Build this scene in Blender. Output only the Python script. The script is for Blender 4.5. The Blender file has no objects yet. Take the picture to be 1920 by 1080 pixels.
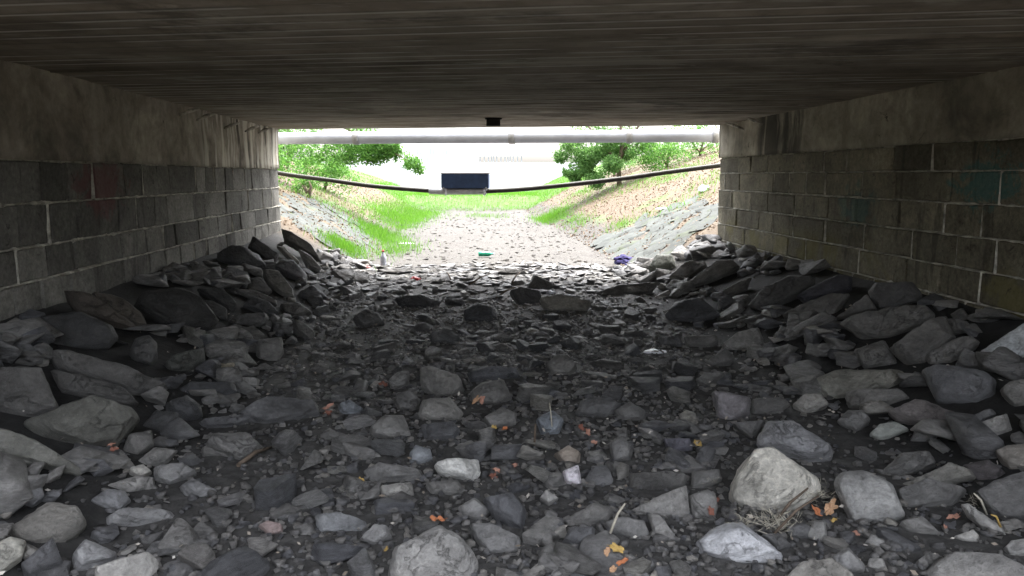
import bpy, bmesh, math, random
import numpy as np
from mathutils import Vector, Matrix, noise
random.seed(7); rng = np.random.default_rng(7)
S = bpy.context.scene; COL = S.collection

# ---------------------------------------------------------------- camera, sky, sun, exposure
EYE = Vector((0, 0, 1.5)); F = 1423.0
YAW, PITCH = math.radians(3.739), math.radians(8.395)
cam = bpy.data.cameras.new('camera'); co = bpy.data.objects.new('camera', cam); COL.objects.link(co)
cam.sensor_width = 36; cam.lens = 36 * F / 1920; cam.clip_start = 0.05; cam.clip_end = 3000
co.location = EYE; co.rotation_euler = (math.pi / 2 - PITCH, 0, -YAW)
S.camera = co
w = bpy.data.worlds.new("World"); S.world = w; w.use_nodes = True
nt = w.node_tree; bg = nt.nodes['Background']
sky = nt.nodes.new('ShaderNodeTexSky'); sky.sky_type = 'NISHITA'; sky.sun_disc = False
SUN_EL, SUN_AZ = math.radians(68), math.radians(25)      # azimuth clockwise from +Y
sky.sun_elevation = SUN_EL; sky.sun_rotation = SUN_AZ; sky.air_density = 1.0; sky.dust_density = 6.0; sky.ozone_density = 0.6
hs = nt.nodes.new('ShaderNodeHueSaturation'); hs.inputs['Saturation'].default_value = .32   # thin overcast
nt.links.new(sky.outputs[0], hs.inputs['Color']); nt.links.new(hs.outputs[0], bg.inputs[0]); bg.inputs[1].default_value = 0.15
sl = bpy.data.lights.new('sun', 'SUN'); so = bpy.data.objects.new('sun', sl); COL.objects.link(so)
sl.energy = 0.5; sl.angle = math.radians(25); sl.color = (1, .96, .9)
sd = Vector((math.sin(SUN_AZ) * math.cos(SUN_EL), math.cos(SUN_AZ) * math.cos(SUN_EL), math.sin(SUN_EL)))
so.rotation_euler = sd.to_track_quat('Z', 'Y').to_euler(); so.location = (0, 30, 30)
S.view_settings.view_transform = 'Standard'; S.view_settings.look = 'None'
S.view_settings.exposure = 3.08; S.view_settings.gamma = 1; S.view_settings.use_curve_mapping = False
S.render.engine = 'CYCLES'
S.cycles.use_denoising = True; S.cycles.max_bounces = 10; S.cycles.diffuse_bounces = 8; S.cycles.glossy_bounces = 3
S.cycles.sample_clamp_indirect = 6

FW = Vector((math.sin(YAW) * math.cos(PITCH), math.cos(YAW) * math.cos(PITCH), -math.sin(PITCH)))
RT = Vector((math.cos(YAW), -math.sin(YAW), 0)); UPV = RT.cross(FW)
def ray(x, y): return FW + RT * ((x - 960) / F) + UPV * ((540 - y) / F)
XL, XR, ZC = -2.99, 3.87, 2.25
SK = -0.2114
def yend(x): return 12.17 + SK * x
def on_end(x, y, off=0.0):
    d = ray(x, y); t = (12.17 + off) / (d.y - SK * d.x); return EYE + d * t

# ---------------------------------------------------------------- helpers
def tag(o, label=None, cat=None, group=None, kind=None):
    if label: o['label'] = label
    if cat: o['category'] = cat
    if group: o['group'] = group
    if kind: o['kind'] = kind
    return o
def link(name, me, m=None, parent=None):
    o = bpy.data.objects.new(name, me)
    if m and not me.materials: me.materials.append(m)
    COL.objects.link(o)
    if parent: o.parent = parent
    return o
def empty(name, loc=(0, 0, 0)):
    o = bpy.data.objects.new(name, None); COL.objects.link(o); o.location = loc; return o
def mesh_np(name, verts, faces, m, smooth=False):
    """faces: (n,k) int array, one k for all"""
    me = bpy.data.meshes.new(name); verts = np.asarray(verts, np.float32); faces = np.asarray(faces, np.int32)
    me.vertices.add(len(verts)); me.vertices.foreach_set('co', verts.ravel())
    n, k = faces.shape
    me.loops.add(n * k); me.loops.foreach_set('vertex_index', faces.ravel())
    me.polygons.add(n); me.polygons.foreach_set('loop_start', np.arange(0, n * k, k, dtype=np.int32))
    me.polygons.foreach_set('loop_total', np.full(n, k, np.int32))
    if smooth: me.polygons.foreach_set('use_smooth', np.ones(n, bool))
    me.update(); me.validate()
    if m: me.materials.append(m)
    return me
def bm_mesh(name, bm, m=None, sharp=None):
    if sharp:
        for e in bm.edges:
            if len(e.link_faces) == 2: e.smooth = e.calc_face_angle(0) < sharp
        for f in bm.faces: f.smooth = True
    me = bpy.data.meshes.new(name); bm.to_mesh(me); bm.free()
    if m: me.materials.append(m)
    return me
def box_bm(bm, x0, x1, y0, y1, z0, z1):
    return bmesh.ops.create_cube(bm, size=1, matrix=Matrix.Translation(((x0 + x1) / 2, (y0 + y1) / 2, (z0 + z1) / 2)) @ Matrix.Diagonal((x1 - x0, y1 - y0, z1 - z0, 1)))
def tube_np(pts, rad, seg=12, cap=True):
    pts = [Vector(p) for p in pts]; V = []; Q = []
    rad = rad if hasattr(rad, '__len__') else [rad] * len(pts)
    up = Vector((0, 0, 1))
    for i, p in enumerate(pts):
        t = (pts[min(i + 1, len(pts) - 1)] - pts[max(i - 1, 0)]).normalized()
        a = t.cross(up if abs(t.z) < .9 else Vector((1, 0, 0))).normalized(); b = a.cross(t)
        for k in range(seg):
            an = 2 * math.pi * k / seg; V.append(p + (a * math.cos(an) + b * math.sin(an)) * rad[i])
    for i in range(len(pts) - 1):
        for k in range(seg):
            k2 = (k + 1) % seg; Q.append((i * seg + k, i * seg + k2, (i + 1) * seg + k2, (i + 1) * seg + k))
    return V, Q
def tube(name, pts, rad, m, parent=None, seg=12):
    V, Q = tube_np(pts, rad, seg); n = len(V)
    me = bpy.data.meshes.new(name); me.from_pydata([tuple(v) for v in V], [], Q + [tuple(range(seg))[::-1], tuple(range(n - seg, n))])
    for p in me.polygons: p.use_smooth = len(p.vertices) == 4
    return link(name, me, m, parent)

# ---------------------------------------------------------------- materials
class NT:
    def __init__(s, name, rough=.85, spec=.3):
        s.m = bpy.data.materials.new(name); s.m.use_nodes = True; s.t = s.m.node_tree; s.b = s.t.nodes['Principled BSDF']
        s.b.inputs['Roughness'].default_value = rough; s.b.inputs['Specular IOR Level'].default_value = spec
    def n(s, ty, **k):
        nd = s.t.nodes.new(ty)
        for a, v in k.items(): setattr(nd, a, v)
        return nd
    def l(s, a, b): s.t.links.new(a, b)
    def coord(s, kind='Object', scale=(1, 1, 1), rot=(0, 0, 0)):
        mp = s.n('ShaderNodeMapping'); mp.inputs['Scale'].default_value = scale; mp.inputs['Rotation'].default_value = rot
        src = s.n('ShaderNodeNewGeometry').outputs['Position'] if kind == 'World' else s.n('ShaderNodeTexCoord').outputs[kind]
        s.l(src, mp.inputs[0]); return mp.outputs[0]
    def noise(s, v, sc, det=6, ro=.6, dist=0):
        nd = s.n('ShaderNodeTexNoise'); nd.inputs['Scale'].default_value = sc; nd.inputs['Detail'].default_value = det
        nd.inputs['Roughness'].default_value = ro; nd.inputs['Distortion'].default_value = dist; s.l(v, nd.inputs['Vector']); return nd.outputs['Fac']
    def ramp(s, f, stops):
        r = s.n('ShaderNodeValToRGB'); e = r.color_ramp.elements
        while len(e) < len(stops): e.new(.5)
        for i, (p, c) in enumerate(stops):
            e[i].position = p; e[i].color = (*c, 1) if hasattr(c, '__len__') else (c, c, c, 1)
        s.l(f, r.inputs[0]); return r.outputs[0]
    def mix(s, f, a, b, mode='MIX'):
        x = s.n('ShaderNodeMix', data_type='RGBA', blend_type=mode)
        for sock, v in ((x.inputs['Factor'], f), (x.inputs['A'], a), (x.inputs['B'], b)):
            if hasattr(v, 'links'): s.l(v, sock)
            elif hasattr(v, '__len__'): sock.default_value = (*v, 1)
            else: sock.default_value = v
        return x.outputs['Result']
    def math(s, op, a, b=0.0, clamp=False):
        x = s.n('ShaderNodeMath', operation=op, use_clamp=clamp)
        for i, v in enumerate((a, b)):
            if hasattr(v, 'links'): s.l(v, x.inputs[i])
            else: x.inputs[i].default_value = v
        return x.outputs[0]
    def maprange(s, v, a, b, c=0, d=1, smooth=True):
        x = s.n('ShaderNodeMapRange', interpolation_type='SMOOTHSTEP' if smooth else 'LINEAR'); s.l(v, x.inputs[0])
        for i, q in enumerate((a, b, c, d)): x.inputs[i + 1].default_value = q
        return x.outputs[0]
    def bump(s, h, dist=.01, st=1.0, prev=None):
        b = s.n('ShaderNodeBump'); b.inputs['Distance'].default_value = dist; b.inputs['Strength'].default_value = st
        s.l(h, b.inputs['Height'])
        if prev is not None: s.l(prev, b.inputs['Normal'])
        return b.outputs[0]
    def out(s, col=None, nrm=None, rough=None):
        if col is not None:
            if hasattr(col, 'links'): s.l(col, s.b.inputs['Base Color'])
            else: s.b.inputs['Base Color'].default_value = (*col, 1)
        if nrm is not None: s.l(nrm, s.b.inputs['Normal'])
        if rough is not None: s.l(rough, s.b.inputs['Roughness'])
        return s.m

def rock_mat(name, island=False, base=(1, 1, 1), rough=.62, spec=.5):
    a = NT(name, rough, spec)
    v = a.coord('Object', (1, 1, 2.6))
    if island:
        rnd = a.n('ShaderNodeNewGeometry').outputs['Random Per Island']; tint = base
    else:
        oi = a.n('ShaderNodeObjectInfo'); rnd = oi.outputs['Random']; tint = oi.outputs['Color']
        off = a.n('ShaderNodeVectorMath', operation='ADD'); cmb = a.n('ShaderNodeCombineXYZ')
        a.l(a.math('MULTIPLY', rnd, 37.0), cmb.inputs[0]); a.l(v, off.inputs[0]); a.l(cmb.outputs[0], off.inputs[1]); v = off.outputs[0]
    n1 = a.noise(v, 5, 8, .65, .4); n2 = a.noise(v, 38, 8, .7); n3 = a.noise(v, 170, 4, .6)
    c = a.ramp(n1, [(.28, .45), (.5, .88), (.72, 1.35)])
    c = a.mix(.6, c, a.ramp(n2, [(.3, .40), (.55, 1.0), (.75, 1.6)]), 'MULTIPLY')
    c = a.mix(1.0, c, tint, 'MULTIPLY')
    var = a.ramp(rnd, [(0, (.62, .63, .68)), (.3, (.95, .94, .94)), (.6, (1.12, 1.08, 1.02)), (.88, (1.38, 1.34, 1.28)), (1, (1.9, 1.8, 1.62))])
    c = a.mix(1.0, c, var, 'MULTIPLY')
    # fissures, chipped faces, dried mud
    cr = a.maprange(a.math('ABSOLUTE', a.math('SUBTRACT', a.noise(v, 4.5, 7, .62, .5), .5)), .018, .0); cm = a.maprange(a.noise(v, 2.7, 3, .5), .48, .56)
    cr = a.math('MULTIPLY', cr, cm); c = a.mix(a.math('MULTIPLY', cr, .45), c, (.012, .012, .012))
    mud = a.maprange(a.noise(v, 6.5, 8, .72, .4), .56, .66); c = a.mix(a.math('MULTIPLY', mud, .22), c, (.075, .066, .056))
    vo = a.n('ShaderNodeTexVoronoi'); vo.inputs['Scale'].default_value = 11; vd = a.n('ShaderNodeVectorMath', operation='ADD'); nv = a.n('ShaderNodeTexNoise'); nv.inputs['Scale'].default_value = 9; a.l(v, nv.inputs['Vector'])
    vs = a.n('ShaderNodeVectorMath', operation='SCALE'); a.l(nv.outputs['Color'], vs.inputs[0]); vs.inputs['Scale'].default_value = .12; a.l(v, vd.inputs[0]); a.l(vs.outputs[0], vd.inputs[1]); a.l(vd.outputs[0], vo.inputs['Vector'])
    # specks of lichen, salt and quartz
    sp = a.maprange(a.noise(v, 75, 3, .5), .69, .75)
    c = a.mix(a.math('MULTIPLY', sp, .55), c, (.34, .33, .31))
    st = a.noise(a.coord('Object', (.9, .9, 16) if not island else (3, 3, 9)), 3, 5, .6, .3)
    c = a.mix(.55, c, a.ramp(st, [(.35, .6), (.5, 1.0), (.62, 1.25)]), 'MULTIPLY')
    h = a.bump(n1, .05, .8); h = a.bump(vo.outputs['Distance'], .03, .3, h); h = a.bump(cr, -.012, 1.0, h); h = a.bump(st, .025, .7, h); h = a.bump(n2, .024, 1.0, h); h = a.bump(n3, .005, 1.0, h)
    return a.out(c, h, a.ramp(n2, [(.3, rough - .2), (.7, rough + .12)]))
M = {}
M['rock'] = rock_mat('slate_rock')
M['rubble'] = rock_mat('slate_rubble', True, (.21, .21, .212))
M['gravel'] = rock_mat('dark_gravel', True, (.23, .227, .225))
M['outer_gravel'] = rock_mat('pale_gravel', True, (.075, .069, .062), .85, .2)

def bed_mat():
    a = NT('creek_bed_mud', .8, .35); v = a.coord('World')
    n1 = a.noise(v, 1.3, 8, .6); n2 = a.noise(v, 14, 10, .72, .3); n3 = a.noise(v, 80, 6, .7)
    dark = a.ramp(n2, [(.3, (.03, .029, .028)), (.52, (.085, .082, .078)), (.75, (.15, .146, .14))])
    out = a.ramp(n2, [(.3, (.028, .026, .022)), (.5, (.052, .047, .041)), (.72, (.088, .08, .07))])
    sx = a.n('ShaderNodeSeparateXYZ'); a.l(v, sx.inputs[0]); x, y, z = sx.outputs
    # dry pale silt from the tunnel mouth outwards, damp mud inside
    yy = a.math('ADD', a.math('ADD', y, a.math('MULTIPLY', x, .21)), a.math('MULTIPLY', a.math('SUBTRACT', n1, .5), 3.0))
    dk = a.math('MAXIMUM', a.maprange(x, -1.2, -1.8), a.maprange(x, 2.0, 2.6)); dark = a.mix(a.math('MULTIPLY', dk, .75), dark, (.008, .008, .008))  # bank mud blackened in colour as shade in the voids between slabs
    f = a.math('MAXIMUM', a.maprange(yy, 11.2, 12.6), a.maprange(y, 2.2, 1.4)); c = a.mix(f, dark, out)
    # banks: litter-brown soil, straw and grass
    nb = a.noise(v, 30, 8, .7); litter = a.ramp(nb, [(.3, (.05, .034, .02)), (.5, (.088, .062, .038)), (.62, (.13, .098, .06)), (.74, (.22, .18, .115))])
    ng = a.noise(v, .75, 5, .6, .6); grass = a.ramp(a.noise(v, 45, 5, .7), [(.35, (.04, .10, .014)), (.65, (.085, .19, .025))])
    gx = a.maprange(ng, .54, .66); bankc = a.mix(a.math('MULTIPLY', gx, .8), litter, grass)
    hz = a.math('MULTIPLY', a.maprange(z, .22, .5), f)
    c = a.mix(hz, c, bankc)
    far = a.maprange(a.math('ADD', y, a.math('MULTIPLY', n1, 2.0)), 34.0, 35.5); c = a.mix(far, c, grass)
    h = a.bump(n2, .04, .8); h = a.bump(n3, .01, .8, h)
    return a.out(c, h)
M['bed'] = bed_mat()

def concrete(name, cols, streak=True, stain=None, scale=1.0):
    a = NT(name, .9, .2); v = a.coord('World')
    n1 = a.noise(v, 1.1 * scale, 7, .62, .5); n2 = a.noise(v, 9 * scale, 8, .7)
    c = a.ramp(n1, [(.25, cols[0]), (.5, cols[1]), (.75, cols[2])])
    c = a.mix(.5, c, a.ramp(n2, [(.3, .5), (.6, 1.1), (.8, 1.4)]), 'MULTIPLY')
    h = a.bump(n2, .012, .8); h = a.bump(a.noise(v, 60, 6, .7), .004, .8, h)
    return a, v, c, h
def wall_conc(name, cols, blots):
    a, v, c, h = concrete(name, cols)
    sx = a.n('ShaderNodeSeparateXYZ'); a.l(v, sx.inputs[0]); x, y, z = sx.outputs
    vs = a.coord('World', (1, 1, .09)); ns = a.noise(vs, 7, 6, .65, .2)
    c = a.mix(.22, c, a.ramp(ns, [(.3, .45), (.5, 1.0), (.7, 1.35)]), 'MULTIPLY'); c = a.mix(.8, c, a.ramp(a.noise(v, 3.4, 9, .7, .8), [(.3, .5), (.5, 1.0), (.7, 1.3)]), 'MULTIPLY')
    for (y0, y1, lo, hi, colr, st, sc) in blots:     # runs of lime or soot washed down from the deck joint
        m = a.math('MULTIPLY', a.maprange(y, y0, y0 + .5), a.maprange(y, y1 - .3, y1, 1, 0))
        f = a.math('MULTIPLY', m, a.maprange(a.noise(vs, sc, 4, .6, .3), lo, hi))
        c = a.mix(a.math('MULTIPLY', f, st), c, colr)
    cr = a.maprange(a.noise(v, 2.6, 9, .78, 1.6), .625, .665); c = a.mix(a.math('MULTIPLY', cr, .8), c, (.025, .02, .018))
    return a.out(c, h)
M['wall_l'] = wall_conc('stained_concrete', [(.08, .07, .056), (.30, .268, .225), (.52, .475, .40)],
                        [(8.9, 13.2, .50, .57, (.62, .60, .52), .9, 6), (9.9, 12.6, .56, .62, (.03, .025, .02), .8, 4.4)])
M['wall_r'] = wall_conc('weathered_concrete', [(.11, .10, .078), (.33, .30, .242), (.52, .48, .39)],
                        [(8.3, 10.0, .42, .52, (.025, .022, .018), .85, 4.0), (10.3, 11.8, .5, .6, (.38, .35, .28), .7, 6)])

BW = .19
def soffit_mat():
    a = NT('board_marked_concrete', .9, .2); rot = (0, 0, math.atan(-SK)); v = a.coord('World', (.4, 1, 1), rot)
    geo = a.n('ShaderNodeNewGeometry').outputs['Position']; dp = a.n('ShaderNodeVectorMath', operation='DOT_PRODUCT'); a.l(geo, dp.inputs[0]); dp.inputs[1].default_value = (-SK, 1, 0)
    t = a.math('DIVIDE', a.math('SUBTRACT', dp.outputs['Value'], 1.7), BW); idx = a.math('FLOOR', t); fr = a.math('FRACT', t)
    wn = a.n('ShaderNodeTexWhiteNoise', noise_dimensions='1D'); a.l(idx, wn.inputs['W'])
    n1 = a.noise(v, 7, 8, .68); n2 = a.noise(a.coord('World', (.7, 1, 1), rot), .9, 8, .62, .3); n3 = a.noise(a.coord('World', (1, 1, 1), rot), 2.6, 7, .7, 0)
    c = a.ramp(n2, [(.28, (.19, .158, .124)), (.5, (.33, .285, .232)), (.72, (.50, .445, .375))])
    c = a.mix(1.0, c, a.ramp(wn.outputs['Value'], [(0, .88), (.5, 1.0), (1, 1.12)]), 'MULTIPLY')
    c = a.mix(.2, c, a.ramp(n1, [(.3, .6), (.52, 1.0), (.7, 1.35)]), 'MULTIPLY'); c = a.mix(.6, c, a.ramp(n3, [(.32, .5), (.5, 1.0), (.68, 1.3)]), 'MULTIPLY')
    seam = a.maprange(a.math('ABSOLUTE', a.math('SUBTRACT', fr, .10)), .13, .03); br = a.maprange(a.noise(a.coord('World', (.5, 3, 1), rot), 1.1, 5, .6), .44, .54)
    c = a.mix(a.math('MULTIPLY', a.math('MULTIPLY', seam, br), .85), c, (.72, .68, .61))
    gap = a.maprange(a.math('ABSOLUTE', a.math('SUBTRACT', fr, .94)), .07, .01); c = a.mix(a.math('MULTIPLY', gap, .28), c, (.07, .06, .05))
    lime = a.maprange(a.noise(a.coord('World', (.3, 1, 1), rot), 2.1, 7, .68, 0), .58, .63); c = a.mix(a.math('MULTIPLY', lime, .6), c, (.55, .51, .44))
    soot = a.maprange(a.noise(a.coord('World', (.6, 1, 1), rot), .9, 7, .7, .3), .56, .66); c = a.mix(a.math('MULTIPLY', soot, .55), c, (.06, .05, .042))
    h = a.bump(a.noise(a.coord('World'), 40, 6, .7), .002, .4)
    return a.out(c, h)
M['soffit'] = soffit_mat()

def block_mat(name, lo, hi, paint):
    a = NT(name, .92, .18); v = a.coord('World'); oi = a.n('ShaderNodeObjectInfo').outputs['Random']
    n1 = a.noise(v, 2.4, 8, .65, .4); n2 = a.noise(v, 26, 8, .75)
    c = a.ramp(n1, [(.28, lo), (.72, hi)])
    c = a.mix(.75, c, a.ramp(n2, [(.3, .35), (.55, 1.0), (.75, 1.7)]), 'MULTIPLY')
    c = a.mix(1.0, c, a.ramp(oi, [(0, .6), (.3, .85), (.7, 1.05), (1, 1.4)]), 'MULTIPLY')
    st = a.maprange(a.noise(a.coord('World', (1, 1, .1)), 6, 5, .6), .58, .66); c = a.mix(a.math('MULTIPLY', st, .5), c, (.03, .028, .025))
    for (p, r, colr, s) in paint:                    # faded spray paint
        d = a.n('ShaderNodeVectorMath', operation='DISTANCE'); sc = a.n('ShaderNodeVectorMath', operation='MULTIPLY')
        sc.inputs[1].default_value = (1, 1, 1.9); a.l(v, sc.inputs[0]); a.l(sc.outputs[0], d.inputs[0]); d.inputs[1].default_value = (p[0], p[1], p[2] * 1.9)
        f = a.maprange(a.math('ADD', d.outputs['Value'], a.math('MULTIPLY', a.math('SUBTRACT', a.noise(v, 5, 6, .7, .8), .5), 1.6)), r, r * .4)
        c = a.mix(a.math('MULTIPLY', f, s), c, colr)
    al = a.maprange(a.noise(v, 1.1, 6, .65, .5), .47, .60); zz = a.n('ShaderNodeSeparateXYZ'); a.l(v, zz.inputs[0])
    if lo[0] > lo[2] * 1.3: c = a.mix(a.math('MULTIPLY', a.math('MULTIPLY', al, a.maprange(zz.outputs[2], 1.0, .7)), .6), c, (.17, .15, .055))
    pit = a.maprange(a.noise(v, 11, 6, .7, .6), .60, .68); c = a.mix(a.math('MULTIPLY', pit, .7), c, (.035, .032, .028))
    h = a.bump(n1, .03, .8); h = a.bump(n2, .02, 1.0, h)
    return a.out(c, h)
M['block_l'] = block_mat('old_block_left', (.095, .092, .083), (.27, .262, .24), [((-2.98, 6.6, 1.42), .52, (.17, .055, .06), .55)])
M['block_r'] = block_mat('old_block_right', (.10, .09, .066), (.31, .284, .212),
                         [((3.86, 5.45, 1.47), .42, (.03, .17, .17), .6), ((3.86, 7.2, 1.2), .38, (.035, .14, .14), .45)])
def simple(name, col, rough=.6, spec=.4, nsc=20, var=.3, metal=0, bump=.002):
    a = NT(name, rough, spec); v = a.coord('Object'); n = a.noise(v, nsc, 6, .65)
    c = a.mix(1.0, a.ramp(n, [(.3, 1 - var), (.7, 1 + var)]), col, 'MULTIPLY'); a.b.inputs['Metallic'].default_value = metal
    return a.out(c, a.bump(n, bump, .6))
M['mortar'] = simple('lime_mortar', (.38, .365, .32), .95, .15, 9, .8, bump=.01)
M['pipe'] = simple('pale_painted_pipe', (.56, .60, .70), .45, .5, 3, .12)
M['cable'] = simple('black_cable', (.03, .028, .022), .6, .4, 8, .5)
M['sleeve'] = simple('grey_sleeve', (.42, .43, .45), .5, .5, 12, .25)
M['blue'] = simple('dark_blue_paint', (.04, .07, .15), .55, .4, 9, .3)
M['rust'] = simple('rusty_edge', (.10, .05, .04), .8, .3, 30, .4)
M['black'] = simple('black_iron', (.015, .014, .013), .7, .4)
M['white_wall'] = simple('white_render', (.8, .79, .76), .9, .2, 1, .05)
M['far_dark'] = simple('grey_rail_paint', (.27, .28, .29), .7, .3)
M['window'] = simple('hazy_window_glass', (.36, .38, .41), .2, .5)  # glass colour paled to stand in for distant glare and haze
M['bark'] = simple('bark', (.13, .10, .07), .9, .2, 14, .4, bump=.02)
M['twig'] = simple('dead_twig', (.11, .085, .065), .85, .2, 30, .4)
M['straw'] = simple('dry_straw', (.42, .39, .32), .8, .3, 60, .3)
M['green_glass'] = simple('green_plastic', (.02, .30, .17), .25, .5)
M['clear'] = simple('clear_plastic', (.62, .64, .72), .25, .5, 30, .2)
M['red'] = simple('faded_red_plastic', (.55, .05, .05), .4, .5)
M['pink'] = simple('faded_pink_wrapper', (.65, .22, .22), .5, .4)
M['cloth'] = simple('dark_blue_cloth', (.035, .03, .10), .85, .2, 30, .5, bump=.01)
M['white_bag'] = simple('white_plastic_film', (.75, .76, .82), .4, .5, 20, .1)
def leafmat(name, lo, hi, tr=.3, rough=.6):
    a = NT(name, rough, .3); g = a.n('ShaderNodeNewGeometry')
    c = a.ramp(g.outputs['Random Per Island'], [(0, lo), (1, hi)])
    t = a.n('ShaderNodeBsdfTranslucent'); a.l(c, t.inputs[0]); a.l(c, a.b.inputs['Base Color'])
    mx = a.n('ShaderNodeMixShader'); mx.inputs[0].default_value = tr
    a.l(a.b.outputs[0], mx.inputs[1]); a.l(t.outputs[0], mx.inputs[2]); a.l(mx.outputs[0], a.t.nodes['Material Output'].inputs[0]); return a.m
M['leaf_l'] = leafmat('green_foliage', (.06, .17, .03), (.16, .33, .06), .5)
M['leaf_r'] = leafmat('deep_green_foliage', (.07, .17, .04), (.16, .30, .08), .5)
M['grass'] = leafmat('fresh_grass', (.07, .19, .015), (.15, .34, .03), .4)
M['chip'] = leafmat('pale_litter_chips', (.25, .2, .15), (.7, .66, .6), .1)
M['brownleaf'] = leafmat('brown_leaf_litter', (.075, .042, .025), (.22, .15, .085), .15)
def autumn(name, col):
    a = NT(name, .6, .35); v = a.coord('Object'); n = a.noise(v, 30, 6, .7)
    c = a.mix(1.0, a.ramp(n, [(.3, .6), (.7, 1.3)]), col, 'MULTIPLY'); return a.out(c, a.bump(n, .004, .7))
for k, cl in dict(orange=(.52, .20, .09), tan=(.52, .32, .19), salmon=(.50, .27, .20), yellow=(.50, .34, .11), rust=(.24, .10, .07)).items(): M['lf_' + k] = autumn('leaf_' + k, cl)
def water_mat():
    a = NT('river_water', .06, .5); v = a.coord('World', (1, .3, 1)); return a.out((.10, .12, .12), a.bump(a.noise(v, 2.0, 4, .5), .05, .4))
M['water'] = water_mat()

# ---------------------------------------------------------------- the ground
def sstep(a, b, x):
    t = np.clip((x - a) / (b - a), 0, 1); return t * t * (3 - 2 * t)
def base_h(x, y):
    """height of the creek bed and its banks, numpy"""
    x = np.asarray(x, float); y = np.asarray(y, float)
    left = np.clip(-1.55 - x, 0, None); right = np.clip(x - 2.55, 0, None)
    zin = np.minimum(left * .40, .60) + np.minimum(right * .40, .52)
    l2 = np.clip(-1.75 - x, 0, None); r2 = np.clip(x - 2.75, 0, None)
    zo = 2.5 * (1 - np.exp(-(l2 * .62 / 2.5) ** 1.12)) * 1.1 + 3.1 * (1 - np.exp(-(r2 * .60 / 3.1) ** 1.12)) * 1.1
    m = sstep(-.6, .9, y - (12.17 + SK * x)); z = zin * (1 - m) + zo * m
    mb = sstep(-1.0, -3.0, y); z = z * (1 - mb) + zo * mb
    g = sstep(32.5, 36.5, y) * .55 * np.exp(-((x - .5) / 9) ** 6)
    z = np.maximum(z, g * (1 + .0 * x))
    f = sstep(44, 62, y); return z * (1 - f) - 2.2 * f
def H(x, y):
    z = float(base_h(x, y))
    return z + .045 * noise.noise((x * .9, y * .9, 0)) + .02 * noise.noise((x * 3.1, y * 3.1, 5))
def grid(xs, ys):
    V = [(x, y, H(x, y)) for y in ys for x in xs]; nx = len(xs)
    Fs = [(j * nx + i, j * nx + i + 1, (j + 1) * nx + i + 1, (j + 1) * nx + i) for j in range(len(ys) - 1) for i in range(nx - 1)]
    return V, Fs
xs = np.unique(np.concatenate([np.linspace(-400, -30, 14), np.linspace(-30, -8, 20), np.linspace(-8, 10, 130), np.linspace(10, 30, 20), np.linspace(30, 400, 14)]))
ys = np.unique(np.concatenate([np.linspace(-300, -10, 12), np.linspace(-10, 2, 30), np.linspace(2, 15, 150), np.linspace(15, 40, 110), np.linspace(40, 66, 30), np.linspace(66, 600, 12)]))
V, Q = grid(xs, ys)
tag(link('creek_bed', mesh_np('creek_bed', V, Q, M['bed'], True)), 'dark muddy creek bed running under the bridge and out between grassy banks', kind='structure')
me = mesh_np('river', [(-400, 46, -1.0), (400, 46, -1.0), (400, 1200, -1.0), (-400, 1200, -1.0)], [(0, 1, 2, 3)], M['water'])
tag(link('water', me), 'bright water beyond the grassy end of the creek', kind='structure')
def ray_ground(x, y, lift=0.0):
    d = ray(x, y); t = 1.2
    while t < 60:
        p = EYE + d * t
        if p.z <= H(p.x, p.y) + lift: return p
        t += .02 + t * .002
    return EYE + d * t

# ---------------------------------------------------------------- rocks
def rock_bm(pts, bevel, maxlen, amp, seed, iters=3, strata=.0):
    bm = bmesh.new()
    for p in pts: bm.verts.new(p)
    r = bmesh.ops.convex_hull(bm, input=bm.verts)
    dead = {g for k in ('geom_interior', 'geom_unused') for g in r[k] if isinstance(g, bmesh.types.BMVert)}
    bmesh.ops.delete(bm, geom=list(dead), context='VERTS')
    bmesh.ops.dissolve_limit(bm, angle_limit=math.radians(9), verts=bm.verts, edges=bm.edges)
    if bevel > 0:
        bmesh.ops.bevel(bm, geom=list(bm.edges), offset=bevel, segments=1, affect='EDGES', profile=.6, clamp_overlap=True)
    bmesh.ops.triangulate(bm, faces=bm.faces)
    for _ in range(iters):
        es = [e for e in bm.edges if e.calc_length() > maxlen]
        if not es: break
        bmesh.ops.subdivide_edges(bm, edges=es, cuts=1, use_grid_fill=True)
        bmesh.ops.triangulate(bm, faces=[f for f in bm.faces if len(f.verts) > 3])
    bm.normal_update(); o = Vector((seed * 3.7, seed * 1.3, seed))
    for v in bm.verts:
        p = v.co
        d = noise.noise(p * (2.2 / maxlen * .25) + o) * 1.0 + noise.noise(p * (5.5 / maxlen * .25) + o) * .5
        if strata: d += strata * (math.floor(noise.noise(Vector((p.x * 1.5, p.y * 1.5, p.z * 22)) + o) * 3) / 3)
        v.co = p + v.normal * d * amp
    return bm
def proto(kind, seed, iters=2, size=.5):
    rd = random.Random(seed); pts = []
    n = 13 if kind != 'slab' else 11
    for i in range(n):
        a = rd.uniform(0, 2 * math.pi); rr = rd.uniform(.75, 1)
        if kind == 'slab': pts.append((math.cos(a) * rr * .5, math.sin(a) * rr * .36, rd.choice((-1, 1)) * rd.uniform(.07, .11)))
        elif kind == 'block': pts.append((math.cos(a) * rr * .5, math.sin(a) * rr * .42, rd.choice((-1, 1)) * rd.uniform(.16, .27)))
        else:
            z = rd.uniform(-1, 1); q = math.sqrt(1 - z * z); pts.append((math.cos(a) * q * .5, math.sin(a) * q * .42, z * .3))
    return rock_bm(pts, .025 if iters else 0, .16, .018 if iters else .0, seed, iters)

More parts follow.
